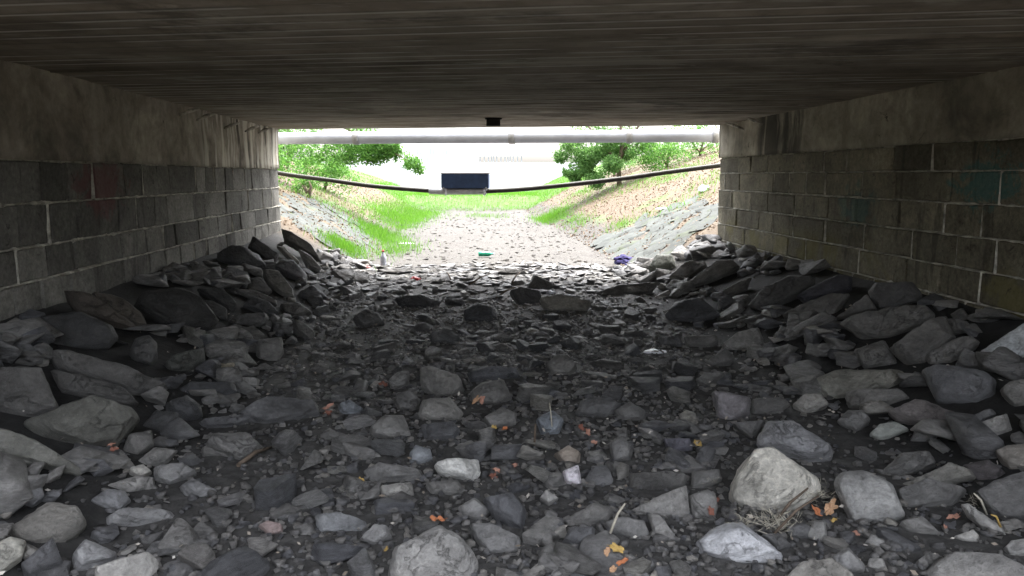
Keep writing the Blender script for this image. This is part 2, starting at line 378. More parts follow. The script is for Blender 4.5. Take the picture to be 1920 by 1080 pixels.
KEEP = []
ROCKS = []   # (center, radius) of hand-placed ones
def traced(name, poly, label, tone=.12, lie=.5, thick=.45, cat='rock', group=None, lift=0.0, yaw=0.0, tint=(1, 1, 1), bed=None):
    """a rock whose outline was read off the photograph, standing at its real place with real bulk"""
    xs_ = [p[0] for p in poly]; ys_ = [p[1] for p in poly]; by = max(ys_); ty = min(ys_)
    cx = sum(xs_) / len(xs_); cy = (ty + by) / 2
    g = ray_ground(cx, by * .75 + cy * .25 if by < 1080 else min(by, cy + 30), lift * .5)
    # lie: 1 = flat on the bed, 0 = its broad side standing towards us
    back = Vector((g.x - EYE.x, g.y - EYE.y, 0)).normalized(); back.rotate(Matrix.Rotation(yaw, 3, 'Z'))
    ang = math.radians(12 + 55 * (1 - lie)); n = (Vector((0, 0, 1)) * math.cos(ang) - back * math.sin(ang)).normalized()
    if g.x < -1.5: n = (n + Vector((.22, 0, 0))).normalized()
    if g.x > 2.5: n = (n + Vector((-.22, 0, 0))).normalized()
    P = []
    for (x, y) in poly:
        d = ray(x, y); t = (g - EYE).dot(n) / d.dot(n); P.append(EYE + d * t)
    c = sum(P, Vector()) / len(P)
    z = n; x_ = Vector((1, 0, 0)); x_ = (x_ - z * x_.dot(z)).normalized(); y_ = z.cross(x_)
    Mx = Matrix((x_, y_, z)).transposed().to_4x4(); Mx.translation = c; inv = Mx.inverted()
    L = [inv @ p for p in P]
    ext = sorted((max(p.x for p in L) - min(p.x for p in L), max(p.y for p in L) - min(p.y for p in L)))
    t = thick * ext[0] * .5 + .012
    rd = random.Random(hash_(name + label + str(poly[0]))); pts = []
    for p in L:
        pts.append(p)
        if name != 'slab' and rd.random() < .5: pts.append(Vector((p.x * rd.uniform(.25, .6), p.y * rd.uniform(.25, .6), t * rd.uniform(.8, 1.0))))
        s = rd.uniform(.72, .93); pts.append(Vector((p.x * s, p.y * s, t * rd.uniform(.45, .8))))
        s = rd.uniform(.8, 1.0); pts.append(Vector((p.x * s, p.y * s, -t * rd.uniform(.8, 1.7))))
    sz = max(ext); pxs = max(max(xs_) - min(xs_), by - ty)
    it = 4 if pxs > 70 else 3 if pxs > 35 else 2
    bm = rock_bm(pts, min(.009, ext[0] * .035), sz / (15 if pxs > 70 else 9 if pxs > 35 else 5), sz * .017, rd.uniform(0, 90), it, .8)
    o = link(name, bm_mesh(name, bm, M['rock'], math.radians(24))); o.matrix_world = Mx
    tone *= (1.7 if cx > 420 or by > 870 else 1.05) * (1.05 if by > 860 else 1.0); o.color = (tone * tint[0], tone * tint[1], tone * tint[2], 1)  # tone includes lighting as seen; left bank rocks darkened where less light falls
    tag(o, label, cat, group); ROCKS.append((c, sz * .5)); KEEP.append((min(xs_), ty, max(xs_), by)); return o
def hash_(s):
    h = 7
    for ch in s: h = (h * 131 + ord(ch)) % 1000003
    return h
GL = 'slate slabs heaped against the left wall'; GR = 'slate slabs heaped against the right wall'
GC = 'loose rocks on the creek bed'
ROCKLIST = []
def R(poly, label, tone=.12, lie=.5, thick=.45, name='rock', **k): ROCKLIST.append((name, poly, label, tone, lie, thick, k))
# left side, near to far
R([(-60,690),(0,686),(79,691),(104,742),(118,782),(60,792),(-60,765)],'large dark slab with a pale bluish wet edge at the left frame edge',.11,.45,.5,'slab')
R([(70,595),(116,597),(149,583),(212,609),(224,633),(209,655),(130,660),(96,655),(79,628)],'broad dark slab propped up highest on the near left bank',.075,.2,.35,'slab')
R([(94,656),(130,658),(193,674),(241,692),(296,713),(315,725),(294,744),(241,740),(207,724),(157,706),(106,690)],'long smooth grey slab slanting down to the right on the near left bank',.12,.45,.5,'slab')
R([(91,693),(154,703),(205,722),(231,729),(260,758),(231,762),(169,746),(116,737)],'dark wedge slab tucked under the long smooth slanting slab',.10,.4,.5,'slab')
R([(120,544),(164,551),(217,590),(255,612),(250,624),(197,606),(144,586)],'brown beam shaped slab leaning from the foot of the left wall',.085,.3,.6,'slab',tint=(1.15,1,.85))
R([(170,548),(226,558),(267,588),(279,619),(253,616),(217,597),(183,570)],'brownish pointed slab leaning beside the beam shaped one at the left wall',.09,.3,.6,'slab',tint=(1.1,1,.88))
R([(253,633),(279,629),(295,643),(296,674),(284,690),(253,680),(243,657)],'egg shaped dark rock standing upright right of the propped left slab',.11,.2,.7)
R([(40,790),(118,797),(165,748),(250,765),(265,787),(240,815),(222,837),(165,850),(80,825)],'thick olive grey layered slab below the bluish edged one',.125,.45,.6,'slab',tint=(1,1.02,.95))
R([(-40,790),(0,800),(65,828),(120,862),(155,885),(150,896),(100,884),(30,866),(-40,845)],'long pale olive slab like a fallen post at the lower left edge',.15,.45,.55,'slab',tint=(1,1,.9))
R([(40,890),(62,866),(88,866),(72,892),(52,908)],'first of two finger shaped stones under the pale olive slab',.16,.4,.7)
R([(68,908),(100,880),(124,873),(114,895),(87,912)],'second finger shaped stone, lower right of its twin under the olive slab',.17,.4,.7)
R([(35,912),(80,912),(84,935),(60,957),(47,950),(33,935)],'small knobbly grey rock below the two finger shaped stones',.17,.4,.8)
R([(10,994),(90,940),(150,952),(164,985),(130,1018),(60,1030),(10,1015)],'wide pitted dark grey slab in the lower left corner',.07,.6,.5,'slab')
R([(-12,1020),(15,1009),(50,1015),(42,1050),(0,1082),(-15,1070)],'bright pale stone in the bottom left corner of the creek bed',.30,.4,.8,tint=(1,1,.93))
R([(198,970),(230,958),(320,958),(338,975),(255,992),(200,987)],'long light grey loaf shaped stone on the lower left gravel',.21,.6,.7)
R([(168,940),(200,917),(235,920),(246,940),(225,962),(185,957)],'angular light grey rock above the loaf shaped stone',.19,.5,.6)
R([(190,915),(262,890),(290,903),(287,925),(240,930)],'flat light grey stone wedged above the angular lower left rock',.18,.6,.6)
R([(240,880),(268,872),(286,888),(262,900),(242,893)],'small rounded light stone beside the left rock heap',.2,.5,.8)
R([(287,877),(345,870),(372,888),(320,914),(290,902)],'light grey faceted rock left of the half buried stick',.18,.5,.6)
R([(335,912),(360,898),(410,922),(387,940),(350,932)],'pale wedge shaped stone just below the half buried stick',.18,.55,.6)
R([(258,864),(290,838),(335,845),(312,872),(275,880)],'grey tilted flagstone above the faceted lower left rock',.16,.45,.5)
R([(240,815),(285,806),(290,838),(255,858),(228,850)],'dark upright stone beside the orange leaf on the left',.13,.3,.6)
R([(392,817),(468,812),(495,839),(477,857),(449,868),(424,852),(385,835)],'broad smooth grey boulder behind the half buried stick',.15,.6,.5,'boulder')
R([(377,842),(395,834),(424,848),(420,860),(380,857)],'small oval stone against the smooth boulder by the stick',.15,.5,.7)
R([(449,772),(480,757),(505,747),(547,751),(594,754),(602,777),(547,787),(500,799),(465,787)],'long low grey slab left of the salmon leaf in mid creek',.125,.65,.5,'slab')
R([(370,792),(462,780),(478,787),(458,801),(385,806)],'thin bar shaped stone in front of the long low slab',.13,.6,.7)
R([(322,737),(352,720),(440,718),(450,737),(400,748),(340,745)],'wide flat slab at the foot of the left bank',.12,.6,.5,'slab')
R([(310,757),(348,742),(377,762),(382,782),(350,794),(312,778)],'split dark rock below the wide flat slab on the left',.12,.5,.6)
R([(290,770),(335,775),(340,800),(300,812),(265,800)],'dark blunt rock between the layered slab and the split rock',.11,.4,.6)
R([(396,694),(411,684),(440,683),(446,700),(415,712)],'small pale brown stone on the dark left slope',.24,.5,.7,tint=(1.1,1,.8))
R([(449,710),(487,712),(484,728),(455,730)],'small square grey stone beside the pale brown one',.16,.5,.7)
R([(480,636),(530,630),(533,662),(520,684),(480,677)],'nearly square upright slab at mid left of the creek bed',.115,.15,.4,'slab')
R([(303,687),(320,668),(383,652),(386,678),(350,702),(315,702)],'rounded greenish grey rock at the foot of the upright square slab bank',.12,.4,.6,tint=(.96,1.02,.97))
R([(422,605),(445,590),(500,588),(506,598),(490,612),(440,614)],'dark lens shaped slab in the left bank heap',.10,.45,.5,'slab')
R([(428,462),(448,463),(486,478),(500,503),(478,510),(440,502),(410,492),(405,475)],'big pointed rock topping the left heap under the block wall',.095,.25,.6,'boulder')
R([(262,548),(320,538),(345,538),(380,560),(412,602),(395,622),(330,625),(290,602),(250,575)],'largest black slab leaning on the left wall behind the brown beams',.055,.3,.45,'slab')
R([(361,562),(399,564),(426,581),(426,602),(411,602),(385,582)],'slim slab overlapping the largest black one on the left',.085,.3,.45,'slab')
R([(368,540),(416,540),(445,572),(434,587),(400,564)],'narrow diagonal slab high in the left heap',.08,.3,.5,'slab')
R([(455,523),(488,519),(512,548),(498,554),(464,547)],'ribbed dark slab below the pointed rock of the left heap',.08,.35,.5,'slab')
R([(493,507),(520,507),(551,548),(552,562),(527,554),(503,530)],'long tongue shaped slab sloping right in the left heap',.11,.35,.5,'slab')
R([(515,502),(527,485),(551,488),(577,516),(577,530),(556,525),(527,513)],'lighter oval slab near the left end of the tunnel mouth',.14,.35,.45,'slab')
R([(474,442),(493,459),(524,478),(517,494),(498,492),(465,463)],'black pointed slab standing against the last left wall blocks',.06,.15,.4,'slab')
R([(527,427),(541,435),(585,461),(604,492),(575,472),(534,452)],'thin black slab on edge at the left corner of the tunnel mouth',.06,.1,.4,'slab')
R([(558,466),(580,476),(604,504),(600,513),(575,501)],'pale thin slab standing in daylight at the left toe of the mouth',.2,.15,.3,'slab')
R([(517,461),(530,461),(563,493),(551,494)],'narrow pale sliver of slate behind the lighter oval slab',.17,.2,.4,'slab')
R([(561,547),(585,534),(606,548),(617,562),(590,569),(561,562)],'grey wedge rock below the oval slab at the left mouth',.12,.4,.5)
R([(455,571),(469,555),(503,567),(526,589),(508,598),(488,586)],'curved dark slab in the middle of the left slope',.085,.4,.5,'slab')
R([(438,541),(476,546),(520,565),(521,575),(469,560)],'thin layered slab lying across the left slope',.09,.4,.5,'slab')
R([(392,622),(440,610),(488,622),(472,639),(423,636)],'broad dim slab at the base of the left slope',.10,.5,.5,'slab')
R([(546,607),(563,603),(592,627),(580,639),(555,622)],'small diagonal stone at the toe of the left slope',.10,.5,.6)
R([(525,572),(560,568),(587,586),(560,596),(532,590)],'dim humped rock at the toe of the left slope near the mouth',.09,.45,.6)
R([(618,512),(655,508),(692,522),(692,536),(640,535)],'flat topped black slab just inside the tunnel mouth on the left',.09,.75,.6,'slab')
# middle of the bed
R([(728,715),(745,697),(768,697),(768,720),(745,735),(732,730)],'small light upright stone left of the white edged rock',.15,.3,.6)
R([(785,692),(805,690),(865,710),(872,732),(850,750),(810,747),(788,724)],'dark lumpy rock with a white edge in mid creek',.11,.45,.6,'boulder')
R([(743,740),(770,733),(790,750),(784,772),(750,774),(740,757)],'rounded dark stone between the white edged rock and the pale cone rock',.12,.4,.7)
R([(790,748),(845,746),(870,775),(864,792),(800,792),(780,782)],'flat faced dark block right under the white edged rock',.12,.35,.6,'boulder')
R([(692,802),(720,778),(758,778),(774,824),(730,827),(698,820)],'smooth grey rock left of the dark gap in mid creek',.15,.4,.6,'boulder')
R([(788,797),(850,793),(864,808),(850,827),(798,830)],'low dark ledge stone in front of the flat faced block',.115,.6,.6)
R([(767,852),(778,837),(808,845),(813,862),(790,875),(768,870)],'bluish grey stone up and left of the white rock',.19,.45,.7,tint=(.92,1,1.12))
R([(812,872),(835,862),(860,860),(898,862),(902,888),(888,908),(860,900),(825,890)],'white quartz streaked rock, the whitest in the centre of the bed',.50,.4,.6,'boulder',tint=(1,1,.96))
R([(680,882),(705,868),(790,880),(797,895),(770,907),(700,907)],'long rounded grey stone left of the white rock',.14,.55,.6)
R([(712,914),(772,905),(778,930),(725,937),(715,927)],'notched light grey stone below the long rounded one',.17,.5,.6)
R([(798,907),(860,902),(874,920),(860,934),(810,928)],'flat dark stone just under the white rock',.13,.6,.6)
R([(858,952),(890,932),(922,960),(900,982),(865,972)],'pale hump shaped stone right of the orange leaf',.19,.4,.7)
R([(905,935),(960,925),(987,955),(982,1002),(930,977)],'dark rounded boulder right of the pale hump shaped stone',.125,.4,.6,'boulder')
R([(880,982),(920,984),(978,1008),(972,1042),(920,1044),(895,1017)],'flat topped bluish slab beside the largest bottom boulder',.16,.6,.5,'slab')
R([(725,1095),(735,1030),(780,1010),(825,983),(870,1010),(899,1050),(892,1100),(800,1120)],'largest smooth grey boulder at the bottom centre, under the orange leaf',.17,.4,.5,'boulder')
R([(673,1012),(700,985),(727,985),(737,1010),(700,1027)],'light grey domed stone left of the largest bottom boulder',.17,.5,.7)
R([(880,737),(900,718),(945,712),(962,747),(930,762),(885,759)],'dark square edged rock with tan leaves at its foot',.105,.4,.6,'boulder')
R([(875,700),(905,688),(972,694),(976,707),(930,714),(880,718)],'long low stone behind the dark square edged rock',.12,.6,.6)
R([(1022,687),(1040,667),(1065,667),(1083,688),(1072,707),(1035,707)],'round smooth boulder alone in the dim middle of the bed',.10,.4,.7,'boulder')
R([(905,787),(940,765),(970,775),(967,797),(920,807)],'bluish flat stone between the yellow leaves and the square edged rock',.14,.6,.5)
R([(1005,787),(1037,768),(1058,788),(1047,817),(1015,820)],'blue grey jagged rock with dry stems around it',.21,.3,.6,tint=(.92,1,1.06))
R([(1075,777),(1090,752),(1145,747),(1166,760),(1137,784),(1085,785)],'wide low hump shaped rock right of the blue grey jagged one',.11,.6,.6)
R([(1150,772),(1180,757),(1213,775),(1207,792),(1165,792)],'low hump shaped rock touching the wider one on its right',.105,.6,.6)
R([(1140,832),(1165,820),(1188,838),(1182,867),(1150,870)],'rounded dark rock in the hollow at centre right',.10,.45,.7)
R([(1038,852),(1065,836),(1089,850),(1087,874),(1058,874)],'brown stone above the white and violet one',.18,.4,.7,tint=(1.15,1,.86))
R([(1054,884),(1085,873),(1091,905),(1088,914),(1060,907)],'small white and violet stone at the centre of the bed',.48,.3,1.1,tint=(1,.97,1.08))
R([(1243,824),(1294,822),(1299,844),(1253,849)],'violet grey brick shaped stone beside the yellowish leaf',.15,.4,.6,tint=(1.02,.98,1.08))
R([(1177,887),(1275,882),(1292,895),(1282,917),(1200,927),(1177,922)],'long dark trough shaped slab at centre right',.08,.5,.6,'slab')
R([(1178,959),(1231,932),(1288,908),(1295,975),(1231,962),(1193,969)],'pale triangular slab left of the biggest pale boulder',.20,.35,.5,'slab')
R([(1213,962),(1237,965),(1267,1005),(1260,1020),(1225,1002)],'narrow slab slipping out from under the triangular one',.15,.5,.5,'slab')
R([(1053,977),(1117,940),(1154,957),(1142,980),(1080,992)],'dark hump shaped rock left of the green stem',.12,.5,.6,'boulder')
R([(1131,982),(1162,970),(1209,980),(1220,1008),(1193,1016),(1149,1000)],'grey rock pierced by the green stem at its left',.14,.45,.6,'boulder')
R([(1053,1017),(1070,988),(1116,990),(1114,1014),(1080,1032)],'rough round rock left of the yellow orange leaf',.13,.45,.7)
R([(1106,1010),(1136,993),(1163,1013),(1150,1029),(1115,1027)],'smooth stone behind the yellow orange leaf',.15,.5,.7)
R([(1011,934),(1023,918),(1047,935),(1029,952)],'small pale cone of stone right of the dark rounded boulder',.2,.3,.8)
R([(588,967),(635,960),(687,978),(697,1002),(600,1002)],'flat bluish stone left of the notched stone on the near gravel',.18,.65,.5,tint=(.95,1,1.08))
R([(483,987),(500,976),(530,985),(532,1002),(505,1007)],'small cluster stone of pinkish hue on the near gravel',.22,.5,.7,tint=(1.2,.95,.92))
R([(633,762),(655,751),(682,766),(668,780),(640,780)],'pale blue grey stone beside the salmon leaf',.24,.5,.7,tint=(.94,1,1.05))
R([(134,1040),(160,1010),(219,1035),(219,1052),(180,1067),(140,1077)],'pale broken rock near the bottom left corner',.21,.5,.6)
R([(176,1070),(219,1053),(281,1036),(300,1053),(292,1090),(180,1100)],'broad pale slab cut by the bottom edge on the left',.20,.6,.5,'slab')
# right side
R([(1366,942),(1368,905),(1390,868),(1416,843),(1445,841),(1484,868),(1536,893),(1542,917),(1500,952),(1440,970),(1400,970)],'biggest pale boulder with ochre flecks on the right of the bed',.33,.3,.55,'boulder',tint=(1.02,1,.93))
R([(1306,1017),(1335,992),(1361,982),(1390,980),(1421,1001),(1467,1039),(1465,1053),(1423,1062),(1386,1062),(1343,1051),(1311,1043)],'smooth white grey boulder below the biggest pale one',.36,.35,.6,'boulder',tint=(.97,.99,1.04))
R([(1333,734),(1363,735),(1409,748),(1405,779),(1368,793),(1345,786)],'violet grey cube shaped rock at the foot of the right slope',.17,.3,.6,tint=(1.04,.98,1.02))
R([(1409,750),(1469,745),(1482,758),(1455,779),(1409,780)],'dark slab joined to the right side of the violet grey cube rock',.12,.45,.5,'slab')
R([(1373,794),(1435,788),(1412,828)],'triangular grey stone pointing down below the violet grey rock',.14,.3,.5)
R([(1416,837),(1419,818),(1440,788),(1484,787),(1527,825),(1563,844),(1560,859),(1517,871),(1455,851)],'large smooth blue grey boulder behind the biggest pale one',.15,.4,.55,'boulder',tint=(.97,.99,1.06))
R([(1485,760),(1508,740),(1541,740),(1555,758),(1508,779)],'faceted rock between the dark joined slab and the right slope',.15,.45,.6)
R([(1567,791),(1590,770),(1619,771),(1633,787),(1606,813),(1590,803)],'square shouldered rock low on the right slope',.15,.35,.6)
R([(1523,715),(1560,698),(1690,692),(1700,702),(1668,731),(1584,735),(1565,752),(1545,747)],'long pale olive slab lying level on the right slope',.15,.5,.5,'slab',tint=(1,1,.92))
R([(1582,737),(1600,732),(1690,733),(1707,745),(1665,762),(1640,772),(1590,767)],'grey layered slab directly beneath the long olive one',.13,.5,.5,'slab')
R([(1725,693),(1757,688),(1849,696),(1870,714),(1865,740),(1837,762),(1757,757),(1743,728)],'big squared grey block high on the near right slope',.15,.35,.55,'boulder')
R([(1667,655),(1690,635),(1745,601),(1774,590),(1793,630),(1740,660),(1731,690),(1702,690)],'broad dark slab standing left of the speckled right edge boulder',.10,.35,.45,'slab')
R([(1570,606),(1598,590),(1704,574),(1743,577),(1755,589),(1741,605),(1695,625),(1668,639),(1615,634)],'large flat oval slab under the right wall',.105,.45,.4,'slab')
R([(1625,548),(1640,528),(1714,529),(1730,550),(1728,572),(1651,584),(1642,577)],'dark slab leaning on the right wall above the flat oval one',.08,.2,.4,'slab')
R([(1556,604),(1627,550),(1646,579),(1600,590)],'wedge slab left of the one leaning on the right wall',.10,.3,.4,'slab')
R([(1600,658),(1659,637),(1670,664),(1689,690),(1620,694)],'dark trapezoid rock below the flat oval slab',.115,.3,.5,'boulder')
R([(1732,668),(1791,635),(1822,630),(1839,640),(1813,658),(1784,687),(1743,687)],'humped slab left of the speckled right edge boulder',.12,.4,.5,'slab')
R([(1790,687),(1808,653),(1834,668),(1870,685),(1858,699),(1800,692)],'triangular slab at the foot of the speckled boulder',.13,.35,.5,'slab')
R([(1834,666),(1878,635),(1925,610),(1970,620),(1960,668),(1892,671),(1861,685)],'pale blue speckled boulder at the right frame edge',.36,.35,.6,'boulder',tint=(.93,1,1.08))
R([(1402,572),(1423,547),(1478,515),(1529,520),(1528,532),(1495,555),(1452,577),(1428,584)],'long dark slab slanting up to the right wall, left of two others',.085,.35,.45,'slab')
R([(1493,558),(1527,533),(1575,513),(1598,520),(1599,546),(1558,553),(1507,567)],'slab with a violet sheen touching the right wall',.10,.35,.45,'slab',tint=(1,.98,1.08))
R([(1464,591),(1507,569),(1558,552),(1596,550),(1560,596),(1519,603)],'dark slab below the violet sheened one on the right',.09,.35,.45,'slab')
R([(1246,589),(1264,571),(1317,558),(1352,590),(1305,610),(1255,605)],'low rounded boulder at the toe of the far right slope',.10,.45,.6,'boulder')
R([(1351,648),(1382,624),(1423,614),(1435,647),(1382,664),(1358,657)],'lighter tilted flagstone at mid right of the bed',.14,.4,.5,'slab')
R([(1252,522),(1286,490),(1322,490),(1327,502),(1288,524)],'rounded grey slab in the light at the right tunnel mouth',.13,.35,.5,'slab')
R([(1281,540),(1343,489),(1375,486),(1389,500),(1320,532)],'long slanting slab just inside the right tunnel mouth',.11,.35,.45,'slab')
R([(1334,560),(1385,529),(1410,520),(1401,543),(1355,562)],'narrow slanting slab below the long one at the right mouth',.095,.4,.45,'slab')
R([(1320,685),(1360,654),(1377,668),(1370,682),(1335,692)],'dark bent stone left of the lighter flagstone corner',.11,.5,.6)
R([(1233,634),(1276,631),(1280,648),(1240,652)],'left of two square stones in the dim right bed',.10,.5,.6)
R([(1281,632),(1345,629),(1347,642),(1325,654),(1288,650)],'right of two square stones in the dim right bed',.105,.5,.6)
R([(1661,774),(1683,764),(1720,749),(1745,756),(1809,782),(1770,810),(1735,802),(1684,791)],'pinkish grey layered rock in the middle of the right slope',.18,.45,.55,'boulder',tint=(1.1,1,.94))
R([(1629,815),(1648,796),(1680,789),(1706,806),(1650,829)],'pale greenish tilted flagstone with a bright edge on the right',.22,.4,.45,'slab',tint=(.96,1.03,1))
R([(1783,822),(1805,806),(1889,774),(1900,806),(1841,830),(1795,830)],'olive grey wedge block near the right frame edge',.15,.4,.5,'boulder')
R([(1764,818),(1788,794),(1860,766),(1869,777),(1792,817)],'dark shaded slab behind the olive grey wedge block',.09,.4,.45,'slab')
R([(1873,731),(1894,718),(1925,711),(1955,740),(1935,762),(1903,767),(1886,750)],'grey rock at the right edge below the speckled boulder',.15,.35,.6,'boulder')
R([(1865,849),(1889,836),(1930,832),(1955,860),(1935,888),(1894,887),(1875,867)],'light brown grey rock at the right edge, level with the pale boulder',.18,.4,.6,'boulder',tint=(1.05,1,.94))
R([(1648,890),(1689,849),(1744,846),(1756,866),(1716,885),(1684,902)],'dark rounded rock above the long ridge shaped slab on the right',.085,.4,.6,'boulder')
R([(1682,912),(1720,894),(1749,882),(1783,867),(1820,880),(1833,895),(1768,909),(1715,922)],'long ridge shaped slab on the lower right',.15,.5,.5,'slab',tint=(1,1,.95))
R([(1803,875),(1855,863),(1886,885),(1865,907),(1836,909)],'smooth brownish rock right of the ridge shaped slab',.11,.4,.6,tint=(1.12,1,.95))
R([(1700,837),(1720,795),(1735,795),(1759,820),(1737,834)],'small upright pyramid stone right of the greenish flagstone',.17,.25,.6)
R([(1560,902),(1575,888),(1621,880),(1674,907),(1686,945),(1699,966),(1654,988),(1597,984),(1590,952),(1570,927)],'large two toned slab right of the tan leaf cluster',.165,.4,.45,'slab',tint=(.98,1,1.03))
R([(1680,921),(1739,900),(1813,915),(1786,944),(1703,960),(1690,950)],'rough weathered slab right of the large two toned one',.13,.55,.5,'slab')
R([(1684,984),(1711,968),(1733,970),(1766,1002),(1703,1003)],'grey flat stone below the rough weathered slab',.15,.5,.6)
R([(1800,946),(1815,943),(1880,990),(1888,1005),(1841,992),(1813,968)],'thin pale slab on edge beside the salmon leaf',.21,.2,.5,'slab')
R([(1829,929),(1860,905),(1925,884),(1960,930),(1935,987),(1878,977),(1855,960)],'big shadowy layered boulder at the right edge near the corner',.12,.4,.55,'boulder')
R([(1788,1008),(1825,996),(1837,1007),(1833,1019),(1804,1017)],'small flat light stone under the thin pale slab',.18,.55,.6)
R([(1880,1029),(1894,1016),(1925,1010),(1945,1030),(1915,1047),(1890,1045)],'rounded light stone at the right edge near the corner',.2,.45,.7)
R([(1727,1070),(1784,1041),(1876,1045),(1935,1075),(1935,1115),(1740,1115)],'wide layered slab in the bottom right corner',.155,.55,.5,'slab')
R([(1717,1054),(1743,1035),(1770,1045),(1756,1058),(1727,1074)],'knuckle shaped stone left of the corner slab',.14,.4,.7)
R([(1562,1043),(1590,1025),(1623,1060),(1619,1074),(1580,1080),(1562,1064)],'pale grey angular block at the bottom right centre',.2,.4,.6,'boulder')
R([(1619,1021),(1633,1004),(1662,1019),(1650,1031)],'small flat stone up right of the pale angular block',.17,.5,.6)
R([(1623,1066),(1629,1048),(1656,1048),(1664,1066),(1648,1074)],'small blocky stone right of the pale angular block',.16,.4,.7)
R([(1290,929),(1329,916),(1343,929),(1347,950),(1341,980),(1298,982)],'dark stone between the triangular slab and the biggest pale boulder',.12,.35,.6,'boulder')
R([(1296,884),(1349,879),(1355,900),(1320,917),(1294,921)],'square dark stone behind the triangular slab',.12,.35,.6)
R([(1473,988),(1504,979),(1526,990),(1516,1012),(1482,1012)],'rounded dark stone between the two pale boulders and the two toned slab',.14,.4,.7)
R([(1510,1005),(1526,976),(1547,975),(1551,1003),(1539,1023)],'upright grey stone below the tan leaf cluster',.16,.2,.5)
R([(1425,1005),(1460,999),(1486,1023),(1463,1033)],'dark flat stone right of the smooth white grey boulder',.12,.5,.6)
R([(1468,1088),(1500,1055),(1560,1048),(1602,1075),(1602,1115),(1480,1115)],'layered slab cut by the bottom edge right of the white grey boulder',.14,.55,.5,'slab')
R([(985,541),(1000,513),(1017,529),(1052,539),(1020,546)],'black triangular shard standing up at the centre of the mouth',.07,.1,.5,'slab')
R([(955,546),(975,540),(1015,548),(1025,573),(975,574)],'broad bluish dark slab behind the dim middle bed',.09,.4,.5,'slab')
R([(868,584),(895,567),(930,580),(934,601),(900,608),(872,601)],'dark gabled rock far back left of centre',.10,.4,.5)
R([(805,627),(840,616),(864,635),(850,647),(812,644)],'low oval rock in the dim bed left of centre',.10,.5,.5)
R([(661,597),(685,583),(712,590),(722,606),(680,617)],'dim domed rock right of the left slope toe',.09,.5,.5)
R([(1115,549),(1160,537),(1242,529),(1217,549),(1140,555)],'long low dark slab reaching toward the right mouth corner',.08,.5,.5,'slab')
R([(706,508),(740,504),(777,505),(777,513),(714,515)],'thin black slab in daylight below the clear bottle',.06,.6,.8,'slab')
R([(931,513),(950,505),(987,510),(977,517)],'small black slab on the pale shingle right of the green bottle',.06,.5,.8,'slab')
R([(1215,505),(1232,480),(1262,478),(1268,500),(1245,516)],'greenish rock at the foot of the right stone pitching',.16,.3,.6,tint=(.95,1.05,.92))
R([(1010,562),(1050,556),(1110,566),(1100,584),(1030,586)],'smooth dim slab in the far middle of the bed',.09,.55,.5,'slab')
R([(740,560),(790,552),(830,566),(800,580),(750,578)],'dim flat slab far back on the left of the bed',.09,.5,.5,'slab')
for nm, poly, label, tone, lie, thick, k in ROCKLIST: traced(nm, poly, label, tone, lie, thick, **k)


# ---------------------------------------------------------------- bridge deck
def bridge():
    root = empty('bridge_deck', (0, 6, ZC)); tag(root, 'low concrete bridge deck with board marked underside roofing the creek', 'bridge')
    inv = Matrix.Translation((0, -6, -ZC))
    rd = random.Random(3); Y0 = 1.84; NB = 86; wds = []
    t = Y0
    while t < 12.17: wds.append((t, min(t + BW, 12.17))); t += BW
    xs_ = np.linspace(-9, 10, 150); V = []; Q = []
    def row(tt, z0, amp, brk=None):
        b = len(V)
        for x in xs_:
            zz = z0 + amp * noise.noise((x * 1.3, tt * 5, 2)) + .001 * noise.noise((x * 6, tt * 9, 7))
            if brk is not None: zz -= brk * max(0, noise.noise((x * 1.1, tt * 3.3, 11)) + .25)
            V.append((x, tt + SK * x + .003 * noise.noise((x * 2, tt * 4, 3)), zz))
        return b
    prev = None
    for (a, b) in wds:
        lv = ZC + rd.uniform(-.0022, .0022)
        rows = [row(a + .002, lv, .001, .009), row(a + .012, lv, .0015), row((a + b) / 2, lv - .001, .002), row(b - .012, lv, .0015)]
        if prev is not None: rows = [prev] + rows
        for r0, r1 in zip(rows, rows[1:]):
            for i in range(len(xs_) - 1): Q.append((r0 + i, r1 + i, r1 + i + 1, r0 + i + 1))
        prev = rows[-1]
    # end edge row
    e = row(12.17, ZC, .003)
    for i in range(len(xs_) - 1): Q.append((prev + i, e + i, e + i + 1, prev + i + 1))
    me = mesh_np('soffit', V, Q, M['soffit'], False); me.transform(inv); link('soffit', me, None, root)
    # slab body above
    bm = bmesh.new()
    zs = (ZC + .03, ZC + .55); c = []
    for z in zs: c.append([bm.verts.new((x, t_ + SK * x, z)) for x, t_ in ((-9, Y0), (10, Y0), (10, 12.17), (-9, 12.17))])
    bm.faces.new(c[0]); bm.faces.new(c[1][::-1])
    for i in range(4): bm.faces.new((c[0][i], c[0][(i + 1) % 4], c[1][(i + 1) % 4], c[1][i]))
    bmesh.ops.recalc_face_normals(bm, faces=bm.faces); me = bm_mesh('slab', bm, M['wall_r']); me.transform(inv); link('slab', me, None, root)
    for t0 in (Y0 + .02, 11.9):
        bm = bmesh.new(); c = []
        for z in (ZC + .55, ZC + 1.1): c.append([bm.verts.new((x, t_ + SK * x, z)) for x, t_ in ((-9, t0), (10, t0), (10, t0 + .25), (-9, t0 + .25))])
        bm.faces.new(c[0]); bm.faces.new(c[1][::-1])
        for i in range(4): bm.faces.new((c[0][i], c[0][(i + 1) % 4], c[1][(i + 1) % 4], c[1][i]))
        bmesh.ops.recalc_face_normals(bm, faces=bm.faces); me = bm_mesh('parapet', bm, M['wall_r']); me.transform(inv); link('parapet', me, None, root)
bridge()
